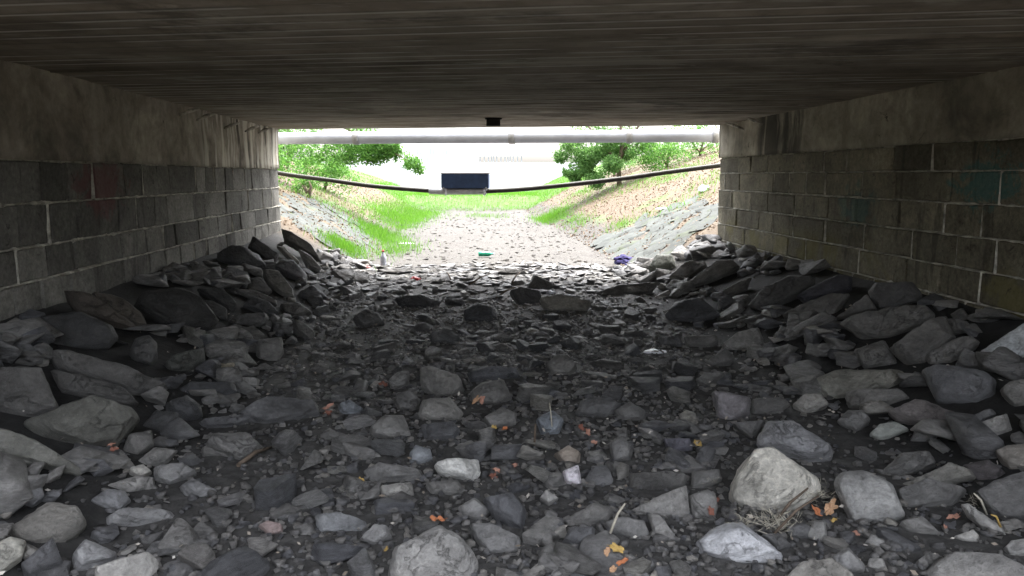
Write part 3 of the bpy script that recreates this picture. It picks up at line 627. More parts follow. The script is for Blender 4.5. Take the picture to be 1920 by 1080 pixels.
# edge lip lost in glare: small iron box hung under the deck
p = EYE + ray(925, 228) * 11.0
p = EYE + ray(925, 221) * ((ZC - EYE.z) / ray(925, 221).z)
bm = bmesh.new(); box_bm(bm, -.09, .09, -.05, .05, -.10, .0); box_bm(bm, -.11, .11, -.06, .06, -.016, .0); bmesh.ops.bevel(bm, geom=bm.edges, offset=.006, affect='EDGES')
o = link('ceiling_box', bm_mesh('ceiling_box', bm, M['black'])); o.location = (p.x, p.y, ZC - .004); tag(o, 'small black iron box fixed under the deck near its far edge', 'bracket')

# ---------------------------------------------------------------- abutment walls
def block_mesh(L, Hh, seed, m):
    rd = random.Random(seed); bm = bmesh.new(); g = box_bm(bm, -.06, 0, -L / 2, L / 2, -Hh / 2, Hh / 2)
    bmesh.ops.bevel(bm, geom=[e for e in bm.edges], offset=.011, segments=1, affect='EDGES')
    for v in bm.verts:
        v.co.y += rd.uniform(-.009, .009); v.co.z += rd.uniform(-.009, .009)
        if v.co.x > -.03: v.co.x += rd.uniform(-.011, .008)
    return bm_mesh('block', bm, m)
def wall(side):
    s = 1 if side == 'L' else -1     # +1: face looks to +x
    X = XL if side == 'L' else XR; ye = yend(X); y0 = -.6
    courses = [1.61, 1.31, 1.01, .77, .52, .27, .02, -.23] if side == 'L' else [1.765, 1.54, 1.29, 1.04, .79, .545, .30, .05, -.2]
    root = empty('abutment_wall', (X, 5, 0))
    tag(root, 'left abutment wall of grey blocks with reddish paint smear and white lime runs' if side == 'L' else 'right abutment wall of brownish blocks with faded teal spray paint', 'wall')
    inv = Matrix.Translation((-X, -5, 0))
    def part(name, bm_or_me, m=None):
        me = bm_mesh(name, bm_or_me, m) if isinstance(bm_or_me, bmesh.types.BMesh) else bm_or_me
        me.transform(inv); return link(name, me, None, root)
    bm = bmesh.new(); xa, xb = (X - .5, X - .030) if side == 'L' else (X + .030, X + .5)
    box_bm(bm, xa, xb, y0, ye - .002, -.6, ZC + .01)
    part('core', bm, M['mortar'])
    if side == 'L':          # unseen wall added to keep skylight off the left bank
        bm = bmesh.new(); box_bm(bm, X - .5, X - .01, -5, y0 - .002, -.6, ZC + .6); part('sky_blocking_wall', bm, M['wall_l'])
    # return wall at the far end, following the skew of the deck
    bm = bmesh.new(); c = []
    xo = -9 if side == 'L' else 10; xi = xa if side == 'L' else xb
    for z in (-.5, ZC + .02): c.append([bm.verts.new(q) for q in ((xi, yend(xi) - .4, z), (xo, yend(xo) - .4, z), (xo, yend(xo) - .02, z), (xi, yend(xi) - .02, z))])
    bm.faces.new(c[0]); bm.faces.new(c[1][::-1])
    for i in range(4): bm.faces.new((c[0][i], c[0][(i + 1) % 4], c[1][(i + 1) % 4], c[1][i]))
    bmesh.ops.recalc_face_normals(bm, faces=bm.faces); part('return_wall', bm, M['wall_l'])
    # concrete band
    ys_ = np.linspace(y0, ye, 150); zs_ = np.linspace(courses[0] + .004, ZC + .012, 9); V = []
    for z in zs_:
        for y in ys_:
            d = .012 * noise.noise((0, y * 1.4, z * 3)) + .006 * noise.noise((3, y * 6, z * 8))
            if z > ZC - .06: d += .03 * max(0, noise.noise((5, y * 2.3, 1)) + .1)
            zz = z + (.012 * noise.noise((7, y * 2.1, 0)) if z == zs_[0] else 0)
            V.append((X + s * (d + .012), y, zz))
    nx = len(ys_); Q = [(j * nx + i, j * nx + i + 1, (j + 1) * nx + i + 1, (j + 1) * nx + i) for j in range(len(zs_) - 1) for i in range(nx - 1)]
    b0 = len(V)
    for y in ys_: V.append((X - s * .04, y, courses[0] + .004))
    Q += [(b0 + i, b0 + i + 1, i + 1, i) for i in range(nx - 1)]
    # end cap
    b1 = len(V); 
    for z in zs_: V.append((X - s * .46, ye + .001, z))
    Q += [(j * nx + nx - 1, (j + 1) * nx + nx - 1, b1 + j + 1, b1 + j) for j in range(len(zs_) - 1)]
    part('concrete_band', mesh_np('concrete_band', V, Q, M['wall_l' if side == 'L' else 'wall_r'], True))
    # blocks
    rd = random.Random(11 if side == 'L' else 23); lens = [.38, .46, .58, .78] if side == 'R' else [.34, .40, .55, .75]
    protos = {}; jv = []; jq = []
    def ribbon(pts, wd, horiz, proud):
        b = len(jv); n = len(pts)
        for (y, z) in pts:
            k = wd * (.15 + 1.5 * abs(noise.noise((y * 9, z * 9, 3))) + .25 * noise.noise((y * 2, z * 3, 8)))
            k = max(k, .003)
            pr = X + s * (proud * (.5 + .8 * noise.noise((y * 5, z * 7, 1))))
            for t_, dp in ((-1, -.028), (-.35, 0), (.35, 0), (1, -.028)):
                xx = pr if dp == 0 else X + s * dp
                jv.append((xx, y + (0 if horiz else t_ * k), z + (t_ * k if horiz else 0)))
        for i in range(n - 1):
            for q in range(3): jq.append((b + i * 4 + q, b + (i + 1) * 4 + q, b + (i + 1) * 4 + q + 1, b + i * 4 + q + 1))
    for ci, (z1, z0) in enumerate(zip(courses, courses[1:])):
        y = y0 - rd.uniform(0, .3); h = z1 - z0 - .014; lower = ci >= len(courses) - 4
        while y < ye - .12:
            L = rd.choice(lens[:2] if (lower or (side == 'L' and rd.random() < .6)) else lens[1:]) * rd.uniform(.93, 1.07)
            if y + L > ye - .02 or ye - y - L < .15: L = ye - .004 - y
            key = (min(range(4), key=lambda q: abs(lens[q] - L)), rd.randrange(3), round(h, 3))
            if key not in protos: protos[key] = block_mesh(lens[key[0]], h, hash_(str(key)), M['block_l' if side == 'L' else 'block_r'])
            o = link('block', protos[key], None, root)
            o.location = (s * rd.uniform(-.012, .006) , y + L / 2 - 5, (z0 + z1) / 2 + rd.uniform(-.002, .002))
            o.scale = (1, (L - .014) / lens[key[0]], 1)
            if side == 'R': o.rotation_euler = (0, 0, math.pi)
            y += L
            if side == 'R' and rd.random() < (.95 if lower else .65) or side == 'L' and rd.random() < .25:
                if y < ye - .1: ribbon([(y - .007 + .004 * noise.noise((q * 3, y, 0)), z0 + (z1 - z0) * q / 6) for q in range(7)], .019, False, .004)
        n = int((ye - y0) / .06); zj = z1 if ci else z1 - .004
        if ci: ribbon([(y0 + (ye - y0) * q / n, zj + .007 * noise.noise((q * .12, zj * 9, 4))) for q in range(n + 1)], .030 if side == 'L' else .021, True, .006)
    part('mortar_joint', mesh_np('mortar_joint', jv, jq, M['mortar'], False))
    # lime icicles and torn mortar at the deck joint
    spots = [(350, 210), (380, 220), (430, 236), (468, 242), (492, 245)] if side == 'L' else [(1378, 236), (1420, 224), (1385, 238)]
    for (px, py) in spots:
        d = ray(px, py); t_ = (X + s * .05 - EYE.x) / d.x; q = EYE + d * t_; q.z = min(q.z, ZC - .05)
        a = q + Vector((s * .10, .10, .045)); b = q + Vector((-s * .03, -.12, -.04))
        o = tube('mortar_lump', [a - Vector((X, 5, 0)), (a + b) / 2 - Vector((X, 5, -.01)), b - Vector((X, 5, 0))], [.012, .024, .010], M['mortar'], root, 6)
wall('L'); wall('R')

# ---------------------------------------------------------------- the nameless rocks between them
protos_mid = {k: [] for k in ('slab', 'block', 'stone')}
for k in protos_mid:
    for i in range(7):
        bm = proto(k, 100 + i * 7 + len(k), 2); protos_mid[k].append(bm_mesh('rock_' + k, bm, M['rock'], math.radians(32)))
rd = random.Random(91)
def clear(x, y, r, grow=.75):
    for c, rr in ROCKS:
        if (c.x - x) ** 2 + (c.y - y) ** 2 < (grow * (rr * .8 + r)) ** 2: return False
    return True
def px(p):
    d = Vector(p) - EYE; k = d.dot(FW); return 960 + F * d.dot(RT) / k, 540 - F * d.dot(UPV) / k
def hides(x, y, s):
    """would a loose rock of size s here bury one of the big ones"""
    if y < .5: return False
    X_, Y_ = px((x, y, H(x, y) + s * .15)); q = s * F / max(y, 1) * .42
    for a, b, c, d in KEEP:
        if a - q * .7 < X_ < c + q * .7 and b - q * .25 < Y_ < d + q * .35: return True
    return False
def zone(x, y):
    if x < -1.45: return 'L'
    if x > 2.35: return 'R'
    return 'C'
GROUPS = {
 'L': ('slab', 'dark slate slab heaped with others on the left bank under the tunnel', 'dark slate slabs on the left bank'),
 'R': ('slab', 'dark slate slab heaped with others on the right bank under the tunnel', 'dark slate slabs on the right bank'),
 'N': ('rock', 'dark grey rock lying in the gravel of the near creek bed', 'rocks in the near gravel'),
 'M': ('rock', 'small dull black rock half sunk in the dim middle of the creek bed', 'rocks in the dim middle bed'),
 'E': ('slab', 'thin slate fragment lying at the tunnel mouth', 'slate fragments at the tunnel mouth')}
FILL = []; placed = 0; tries = 0
while placed < 260 and tries < 40000:
    tries += 1
    y = 2.6 + 9.8 * rd.random() ** 1.5; x = rd.uniform(-2.85, 3.75)
    if y > yend(x) + .5 or abs(x - .25) / (y + .4) > .78: continue
    zn = zone(x, y); s = rd.uniform(.24, .5) if zn != 'C' else rd.uniform(.12, .27)
    if y > 10.3 and zn == 'C': s = rd.uniform(.14, .34)
    if not clear(x, y, s * .5, 1.0 if zn == 'C' else .9): continue
    if hides(x, y, s * (.35 if zn != 'C' else 1)): continue
    key = zn if zn != 'C' else ('N' if y < 5.2 else 'M' if y < 10 else 'E')
    nm, lab, grp = GROUPS[key]
    kind = 'slab' if key in 'LRE' else rd.choice(('block', 'stone', 'slab', 'stone'))
    o = link(nm, rd.choice(protos_mid[kind])); sc = s * 1.0
    z = H(x, y)
    e = Matrix.Rotation(rd.uniform(0, 6.28), 4, 'Z'); tilt = rd.uniform(.15, .75) if key in 'LR' else rd.uniform(0, .22)
    td = rd.uniform(0, 6.28); ax = Vector((math.cos(td), math.sin(td), 0))
    if key == 'L': ax = Vector((0, 1, 0)); 
    if key == 'R': ax = Vector((0, -1, 0))
    hgt = {'slab': .11, 'block': .24, 'stone': .25}[kind] * s
    o.matrix_world = Matrix.Translation((x, y, z + hgt * (rd.uniform(.5, 1.1) + .3 if key in 'LR' else rd.uniform(.4, .8) if key in 'NE' else rd.uniform(-.1, .45)))) @ Matrix.Rotation(tilt, 4, ax) @ e @ Matrix.Diagonal((s * 1.25, s, s * rd.uniform(.8, 1.15), 1))
    t = rd.uniform(.12, .21) if key in 'ME' else rd.uniform(.14, .26) if key != 'N' else rd.uniform(.17, .32); o.color = (t, t, t * rd.uniform(.97, 1.05), 1)
    FILL.append((o, lab, grp, s, t, nm)); ROCKS.append((Vector((x, y, z)), s * .55)); placed += 1

# words that single each of them out: what it lies next to, as one sees it
import re
def px(p):
    d = Vector(p) - EYE; k = d.dot(FW); return 960 + F * d.dot(RT) / k, 540 - F * d.dot(UPV) / k
cut = re.compile(r',| (on|in|under|below|beneath|beside|at|left|right|just|behind|between|above|near|against|with|from|highest|leaning|touching|slanting|standing|propped|wedged|lying|directly|topping|overlapping|joined|pointing|squeezed|reaching|across|tucked|alone|pierced|cut|the|to|of|by|inside|toward|far|high|low|is|slipping|pale and) ')
short = {}
for nm_, poly, label, *_r in ROCKLIST:
    sh = cut.split(label)[0].strip()
    short.setdefault(sh, []).append((sum(p[0] for p in poly) / len(poly), sum(p[1] for p in poly) / len(poly), max(p[0] for p in poly) - min(p[0] for p in poly)))
MARKS = [(k, *v[0]) for k, v in short.items() if len(v) == 1 and len(k.split()) >= 3]
used = set()
for o, lab, grp, s, t, nm in sorted(FILL, key=lambda q: -q[3]):
    x, y = px(o.location); best = None
    for k, mx, my, wd in sorted(MARKS, key=lambda q: math.hypot(q[1] - x, (q[2] - y) * 1.5) - q[3] * .3)[:9]:
        if math.hypot(mx - x, my - y) > 240: break
        dx, dy = x - mx, (y - my) * 1.5
        di = ('left of' if dx < 0 else 'right of') if abs(dx) > abs(dy) else ('behind' if dy < 0 else 'in front of')
        if min(abs(dx), abs(dy)) > .5 * max(abs(dx), abs(dy)): di = ('behind and ' if dy < 0 else 'in front and ') + ('left of' if dx < 0 else 'right of')
        sw = 'large' if s > .27 else 'medium' if s > .18 else 'small'
        cand = f"{sw} {'pale grey' if t > .22 else 'grey' if t > .17 else 'dark grey'} {nm} {di} the {k}"
        if (di, k) not in used: used.add((di, k)); best = cand; break
    tag(o, best or lab, 'rock', grp)
def mesh_arrays(me):
    me.calc_loop_triangles(); n = len(me.vertices); v = np.empty(n * 3, np.float32); me.vertices.foreach_get('co', v)
    f = np.empty(len(me.loop_triangles) * 3, np.int32); me.loop_triangles.foreach_get('vertices', f); return v.reshape(-1, 3), f.reshape(-1, 3)
def rotmats(n, tilt):
    a = rng.uniform(0, 2 * np.pi, n); b = rng.uniform(0, 2 * np.pi, n); t = np.abs(rng.normal(0, tilt, n))
    ca, sa = np.cos(a), np.sin(a); Z = np.zeros((n, 3, 3)); Z[:, 0, 0] = ca; Z[:, 0, 1] = -sa; Z[:, 1, 0] = sa; Z[:, 1, 1] = ca; Z[:, 2, 2] = 1
    ax = np.stack([np.cos(b), np.sin(b), np.zeros(n)], 1); K = np.zeros((n, 3, 3))
    K[:, 0, 2] = ax[:, 1]; K[:, 1, 2] = -ax[:, 0]; K[:, 2, 0] = -ax[:, 1]; K[:, 2, 1] = ax[:, 0]
    T = np.eye(3) + np.sin(t)[:, None, None] * K + (1 - np.cos(t))[:, None, None] * (K @ K); return T @ Z
def scatter(name, protos, P, size, tilt, m, label, flat=1.0, smooth=False):
    n = len(P); which = rng.integers(0, len(protos), n); Vs = []; Fs = []; off = 0; Rm = rotmats(n, tilt)
    asp = rng.uniform(.7, 1.3, (n, 3)); asp[:, 2] *= flat
    for k, (v, f) in enumerate(protos):
        idx = np.nonzero(which == k)[0]
        if len(idx) == 0: continue
        q = v[None] * (asp[idx] * size[idx, None])[:, None, :]
        q = np.einsum('nij,nvj->nvi', Rm[idx], q) + P[idx][:, None, :]
        Vs.append(q.reshape(-1, 3)); nf = len(v)
        Fs.append((f[None] + (np.arange(len(idx)) * nf)[:, None, None] + off).reshape(-1, 3)); off += nf * len(idx)
    o = link(name, mesh_np(name, np.concatenate(Vs), np.concatenate(Fs), m, smooth)); return tag(o, label, None, None, 'stuff')
def proto_arr(kind, seeds, iters): 
    out = []
    for s in seeds:
        bm = proto(kind, s, iters); me = bm_mesh('tmp', bm); out.append(mesh_arrays(me)); bpy.data.meshes.remove(me)
    return out
PR = proto_arr('slab', range(300, 306), 1) + proto_arr('block', range(310, 314), 1) + proto_arr('stone', range(320, 326), 1)
PS = proto_arr('slab', range(330, 335), 1)
PG = proto_arr('slab', range(340, 344), 0) + proto_arr('block', range(350, 353), 0) + proto_arr('stone', range(360, 366), 0)
def ground_pts(n, xr, yr, ypow=1.0, keep=None):
    out = []
    x = rng.uniform(*xr, n); y = yr[0] + (yr[1] - yr[0]) * rng.random(n) ** ypow
    for a, b in zip(x, y):
        if keep and not keep(a, b): continue
        out.append((a, b, H(a, b)))
    return np.array(out)
inview = lambda x, y: abs(x - .25) < .95 * (y + .9) and y < yend(x) + .4
def nearrock(x, y):
    return noise.noise((x * 1.1, y * 1.1, 3.3))
P = ground_pts(6500, (-2.9, 3.8), (2.1, 12.6), 1.35, lambda x, y: inview(x, y) and not hides(x, y, .02 if abs(x - .4) > 1.9 else .10) and (abs(x - .45) > 1.8 and rng.random() < .72 or noise.noise((x * 1.2, y * 1.2, 9)) > .02))
sz = (.07 + .17 * rng.random(len(P)) ** 2.2) * np.where(np.abs(P[:, 0] - .4) > 2.0, 1.6, 1.0); P[:, 2] += sz * np.where(np.abs(P[:, 0] - .4) > 1.9, .16, np.where(P[:, 1] > 5, -.10, .06))
scatter('rubble', PR, P, sz, .33, M['rubble'], 'broken dark slate rubble filling the gaps between the larger rocks', .9)
P = ground_pts(700, (-2.0, 3.0), (9.3, 12.9), .8, lambda x, y: y < yend(x) + .9)
sz = rng.uniform(.09, .24, len(P)); P[:, 2] += sz * .08
scatter('slate_shards', PS, P, sz, .25, M['rubble'], 'thin slate shards strewn along the tunnel mouth', .7)
P = ground_pts(17000, (-2.4, 3.2), (2.4, 9.5), 1.5, lambda x, y: inview(x, y) and rng.random() < 1.5 - .6 * abs(x - .4)); sz = rng.uniform(.018, .06, len(P)) ; P[:, 2] += sz * .12
scatter('gravel', PG, P, sz, .4, M['gravel'], 'dark wet gravel and grit covering the creek bed', 1.0)
# dry bed outside
P = ground_pts(3200, (-1.9, 3.1), (11.2, 34), 1.5, lambda x, y: y > yend(x) - .5); sz = .02 + .10 * rng.random(len(P)) ** 3; P[:, 2] += sz * .02
scatter('pale_gravel', PS + PG, P, sz, .16, M['outer_gravel'], 'sunlit pale shingle of the dry creek beyond the tunnel', .55)

# stone pitching on the banks by the mouth
def pitching(side):
    root = empty('stone_pitching', ((-2.6 if side < 0 else 3.5), 14, .5))
    tag(root, 'pale smooth stone pitching on the left bank outside the tunnel' if side < 0 else 'grey slanting stone pitching on the right bank outside the tunnel', 'revetment')
    inv = root.location.copy(); rr = random.Random(5 if side < 0 else 6); ms = [bm_mesh('stone', proto('slab', 500 + i + (side > 0) * 20, 1), M['pitch'], math.radians(32)) for i in range(6)]
    for r_ in range(7):
        y = 12.95 if side < 0 else 11.55
        while y < (18.5 if side < 0 else 16.0) - r_ * .25:
            L = rr.uniform(.45, .85); d = .12 + r_ * .27; x = (-1.9 - d) if side < 0 else (2.85 + d)
            yy = y + L / 2 + d * .6; z = H(x, yy); sl = math.atan2(H(x + .15, yy) - H(x - .15, yy), .3)
            if yy < yend(x) + .25: y += L; continue
            o = link('stone', rr.choice(ms), None, root)
            ml = Matrix.Translation(Vector((x, yy, z + rr.uniform(-.012, .0))) - inv) @ Matrix.Rotation(-sl, 4, 'Y') @ Matrix.Rotation((-.6 if side > 0 else .6) + rr.uniform(-.07, .07) + math.pi / 2, 4, 'Z') @ Matrix.Rotation(rr.uniform(-.03, .03) + (.07 if side > 0 else .0), 4, 'X') @ Matrix.Diagonal((L * (1.9 if side < 0 else 1.6), .70, .16 if side < 0 else .34, 1))
            o.matrix_local = ml; t = rr.uniform(.8, 1.15); o.color = (t, t, t, 1); y += L * .9
a = NT('pitching_stone', .85, .25); v_ = a.coord('World'); n1 = a.noise(v_, 6, 8, .7)
c_ = a.mix(1.0, a.ramp(n1, [(.3, (.035, .040, .037)), (.7, (.075, .081, .075))]), a.n('ShaderNodeObjectInfo').outputs['Color'], 'MULTIPLY')
c_ = a.mix(a.math('MULTIPLY', a.maprange(a.noise(v_, 2.2, 4, .6), .55, .65), .35), c_, (.07, .09, .035)); M['pitch'] = a.out(c_, a.bump(n1, .02, .8))
pitching(-1); pitching(1)

# ---------------------------------------------------------------- grass, litter, trees
def quads_np(P, size, dirv=None, wid=.45):
    """leaf shaped rhombi"""
    n = len(P); d = rng.normal(size=(n, 3)) if dirv is None else dirv; d /= np.linalg.norm(d, axis=1)[:, None]
    r = rng.normal(size=(n, 3)); s = np.cross(d, r); s /= np.linalg.norm(s, axis=1)[:, None] + 1e-9
    a = P; L = size[:, None]
    V = np.stack([a, a + d * L * .5 + s * L * wid * .5, a + d * L, a + d * L * .5 - s * L * wid * .5], 1).reshape(-1, 3)
    return V, np.arange(n * 4).reshape(-1, 4)
def blades(name, P, hmin, hmax, m, label, lean=.35, wid=.07):
    n = len(P); d = rng.normal(0, lean, (n, 3)); d[:, 2] = 1; V, Q = quads_np(P, rng.uniform(hmin, hmax, n), d, wid)
    return tag(link(name, mesh_np(name, V, Q, m)), label, None, None, 'stuff')
def bankpts(n, f):
    out = []
    for _ in range(n):
        y = 12 + 30 * rng.random() ** 1.2; x = rng.uniform(-9, 11)
        if y < yend(x) + .3 or -1.7 < x < 2.7 and y < 33: continue
        if f(x, y): out.append((x, y, H(x, y)))
    return np.array(out)
def cluster(cx, cy, rx, ry, n):
    x = rng.normal(cx, rx, n); y = rng.normal(cy, ry, n); return np.array([(a, b, H(a, b) - .01) for a, b in zip(x, y)])
g = [bankpts(60000, lambda x, y: noise.noise((x * .45, y * .35, 4.0)) > (.30 if x > 0 else .12))]
x = rng.uniform(-4, 6, 26000); y = rng.uniform(32.6, 44, 26000); g.append(np.array([(a, b, H(a, b)) for a, b in zip(x, y)]))
for cx, cy, rx, ry, n in [(-2.1, 24.5, .45, 2.2, 7000), (-1.75, 30, .5, 2.0, 5000), (-2.0, 18.2, .28, .8, 2600), (-2.15, 13.9, .18, .4, 1500), (3.0, 25.5, .30, 1.1, 3200), (3.2, 21.5, .22, .8, 500), (3.6, 17.0, .2, .5, 250), (5.6, 22.5, .6, 1.2, 900), (4.6, 28, .5, 1.3, 900), (-1.4, 15.8, .3, 1.0, 1200), (.9, 28, .5, .8, 500)]:
    g.append(cluster(cx, cy, rx, ry, n))
blades('grass', np.concatenate(g), .05, .19, M['grass'], 'bright green grass and weeds growing on the banks and across the far end of the creek')
g = bankpts(80000, lambda x, y: True); g[:, 2] += .012
V, Q = quads_np(g, rng.uniform(.02, .065, len(g)), np.column_stack([rng.normal(size=len(g)), rng.normal(size=len(g)), rng.normal(0, .35, len(g))]), .6)
tag(link('leaf_litter', mesh_np('leaf_litter', V, Q, M['brownleaf'])), 'brown leaf litter and straw lying on the creek banks', kind='stuff')

def crown(name, blobs, nleaf, size, m, parent, seed):
    global rng
    Ps = []
    tot = sum(b[3] * b[4] for b in blobs)
    for (cx, cy, cz, r, dens) in blobs:
        k = int(nleaf * r * dens / tot); q = rng.normal(size=(k, 3)); q /= np.linalg.norm(q, axis=1)[:, None]
        q *= (r * rng.uniform(.35, 1.05, k) ** .7)[:, None]; q[:, 2] *= .75
        # clumping
        keep = np.array([noise.noise((a * 1.6 + seed, b * 1.6, c * 1.6)) > -.02 for a, b, c in q + np.array((cx, cy, cz))]); q = q[keep]
        Ps.append(q + np.array((cx, cy, cz)))
    P = np.concatenate(Ps); V, Q = quads_np(P, rng.uniform(size * .6, size * 1.4, len(P)), None, .6)
    me = mesh_np('crown', V, Q, m); me.transform(Matrix.Translation(-parent.location)); return link('crown', me, None, parent)
def tree(name, base, label, cat, trunk, limbs, blobs, n, size, m, seed, group=None):
    root = empty(name, base); tag(root, label, cat, group)
    L = lambda p: tuple(Vector(p) - Vector(base))
    t = tube('trunk', [L(p) for p, r in trunk], [r for p, r in trunk], M['bark'], root, 10)
    for lb in limbs: tube('limb', [L(p) for p, r in lb], [r for p, r in lb], M['bark'], root, 7)
    crown(name, blobs, n, size, m, root, seed)
z0 = H(-5.6, 20)
tree('overhanging_tree', (-5.6, 20, z0), 'leafy green tree leaning over the creek from the left bank', 'tree',
     [((-5.6, 20, z0 - .2), .2), ((-5.3, 20, z0 + 1.2), .16), ((-4.8, 19.8, z0 + 2.6), .11), ((-4.3, 19.6, z0 + 4.2), .05)],
     [[((-5.2, 20, z0 + 1.4), .07), ((-3.8, 20, 3.1), .045), ((-2.4, 20, 2.45), .025), ((-1.3, 20, 1.85), .010)], [((-5.0, 19.9, z0 + 2), .07), ((-3.6, 20.6, 4.2), .05), ((-2.2, 20.8, 4.6), .02)], [((-4.9, 19.8, z0 + 2.2), .06), ((-6.4, 19.2, 4.8), .04), ((-7.4, 19, 5.2), .02)]],
     [(-4.6, 20, 4.6, 1.6, 1), (-5.9, 20, 3.9, 1.4, 1), (-3.3, 20.2, 3.7, 1.1, .8), (-2.5, 20.1, 2.5, .60, 2.2), (-3.2, 19.9, 2.1, .55, 2.2), (-1.85, 20, 2.25, .42, 2.6), (-2.2, 20.1, 2.1, .42, 2.4), (-1.68, 19.9, 2.12, .3, 2.2), (-1.5, 20, 2.05, .34, 1.6), (-1.3, 20, 1.85, .28, 1.3), (-1.1, 20, 1.66, .16, .7), (-2.6, 19.9, 1.95, .4, 2), (-4.0, 20, 2.2, .7, 2.2), (-4.7, 19.6, 2.0, .5, 1.8)], 30000, .066, M['leaf_l'], 1)
def bush(x, y, r, h, label, m, seed, n=5000, size=.07, grp=None, stem=True):
    z = H(x, y); rr = random.Random(seed)
    bl = [(x + rr.uniform(-.5, .5) * r, y + rr.uniform(-.5, .5) * r, z + h * rr.uniform(.3, .8), r * rr.uniform(.45, .75), 1) for _ in range(6)]
    tree('bush', (x, y, z), label, 'bush', [((x, y, z - .1), .05), ((x + .1, y, z + h * .5), .03), ((x + .05, y, z + h * .8), .012)],
         [[((x, y, z + .1), .03), ((x + rr.uniform(-.4, .4) * r, y, z + h * .6), .01)] for _ in range(3)], bl, n, size, m, seed, grp)
bush(-4.3, 17.2, .9, 1.0, 'low green bush on the left bank nearest the tunnel', M['leaf_l'], 21)
bush(-4.0, 22.6, .9, .9, 'green bush under the branches of the leaning left tree', M['leaf_l'], 22)
bush(-5.8, 26, 1.4, 2.0, 'taller bush behind the leaning tree on the left bank', M['leaf_l'], 23, 7000)
bush(-3.7, 18.6, .40, .5, 'small weed clump low on the left slope', M['leaf_l'], 24, 1500, .05)
# right
z0 = H(5.2, 25)
tree('leaning_tree', (5.2, 25, z0), 'dense dark green tree with a pale forked trunk on the right bank', 'tree',
     [((5.2, 25, z0 - .2), .09), ((5.15, 25, z0 + .6), .07), ((5.25, 25, z0 + 1.3), .055), ((5.1, 24.9, z0 + 2.6), .035)],
     [[((5.15, 25, z0 + .6), .07), ((4.6, 25, z0 + 1.4), .045), ((3.9, 25.2, z0 + 2.2), .02)], [((5.2, 25, z0 + .9), .06), ((5.7, 25, z0 + 1.8), .04), ((6.3, 25, z0 + 2.7), .02)]],
     [(4.3, 25.6, 2.5, .95, 1.4), (4.9, 26.2, 3.4, 1.2, 1), (3.75, 25.4, 2.5, .55, 1.1), (4.0, 25.5, 1.75, .62, 1.3), (4.6, 25.9, 1.8, .65, 1.6), (3.35, 25.2, 2.55, .3, .8), (4.4, 25.2, 2.1, .5, 1.5), (5.0, 24.7, 2.6, .45, 1.5), (5.4, 25.3, 2.3, .45, 1.2), (3.9, 25.3, 1.5, .4, 1.3), (4.9, 24.4, 1.9, .4, 1.2), (5.5, 24.4, 2.5, .45, 1.2), (3.3, 25.2, 2.1, .28, .9), (3.55, 25.2, 1.65, .25, .9), (3.1, 25.3, 2.3, .2, .8), (4.3, 24.9, 1.35, .4, 1.0), (6, 26, 4, 1.2, .8)], 40000, .072, M['leaf_r'], 2)
bush(6.6, 24.5, 1.1, 1.0, 'bright low bush right of the forked trunk on the right bank', M['leaf_l'], 31, 6000)
bush(8.0, 25.5, 1.2, .9, 'furthest right bush along the crest of the right bank', M['leaf_l'], 32, 5000)
bush(5.9, 29.5, 1.3, 1.6, 'bush behind the forked tree on the right bank', M['leaf_r'], 33, 6000)
bush(.1, 41, .30, .55, 'tiny dark seedling in the grass below the blue box', M['leaf_r'], 34, 260, .09)

# ---------------------------------------------------------------- pipe, cable and blue box across the mouth
a_ = on_end(520, 259.5, .55); b_ = on_end(1360, 254.5, .55); d_ = (b_ - a_).normalized()
pr = on_end(520, 250, .55); rad = 10.8 / F * (a_ - EYE).dot(FW)
root = empty('service_pipe', tuple((a_ + b_) / 2)); tag(root, 'thick pale blue grey pipe running right across the tunnel mouth under the deck edge', 'pipe')
lo = lambda p: Vector(p) - root.location
tube('pipe_run', [lo(a_ - d_ * 5), lo(a_ + (b_ - a_) * .33), lo(a_ + (b_ - a_) * .66), lo(b_ + d_ * 5)], rad, M['pipe'], root, 28)
for fx in (.19, .545, .80, .98):
    c = a_ + (b_ - a_) * fx; tube('coupling', [lo(c - d_ * .05), lo(c + d_ * .05)], rad * 1.14, M['sleeve'], root, 28)
    tube('hanger', [lo(c + Vector((0, 0, rad * .9))), lo(c + Vector((0, 0, rad + .45)))], .008, M['rust'], root, 6)
pts2 = [(470, 314), (537, 327), (620, 338), (700, 349), (805, 357.5), (860, 359), (912, 358.5), (1000, 353), (1150, 337), (1250, 323), (1350, 310), (1420, 300)]
W = [on_end(x, y, .85) for x, y in pts2]
# the cable dips in one smooth curve
sm = []
for i in range(len(W) - 1):
    for k in range(4):
        t = k / 4; p0 = W[max(i - 1, 0)]; p1 = W[i]; p2 = W[i + 1]; p3 = W[min(i + 2, len(W) - 1)]
        sm.append(.5 * ((2 * p1) + (-p0 + p2) * t + (2 * p0 - 5 * p1 + 4 * p2 - p3) * t * t + (-p0 + 3 * p1 - 3 * p2 + p3) * t ** 3))
sm.append(W[-1]); rc = 4.2 / F * 12.9
root = empty('sagging_cable', tuple(W[5])); tag(root, 'thick black cable sagging across the tunnel mouth with a grey sleeve in the middle', 'cable')
lo = lambda p: Vector(p) - root.location
tube('cable_run', [lo(p) for p in sm], rc, M['cable'], root, 12)
tube('sleeve', [lo(on_end(805, 358, .85)), lo(on_end(838, 359, .85)), lo(on_end(912, 358.5, .85))], rc * 1.45, M['sleeve'], root, 14)
for px in (836, 908): 
    c = on_end(px, 358.7, .85); tube('clamp', [lo(c - Vector((.015, 0, 0))), lo(c + Vector((.015, 0, 0)))], rc * 1.9, M['white_bag'], root, 12)
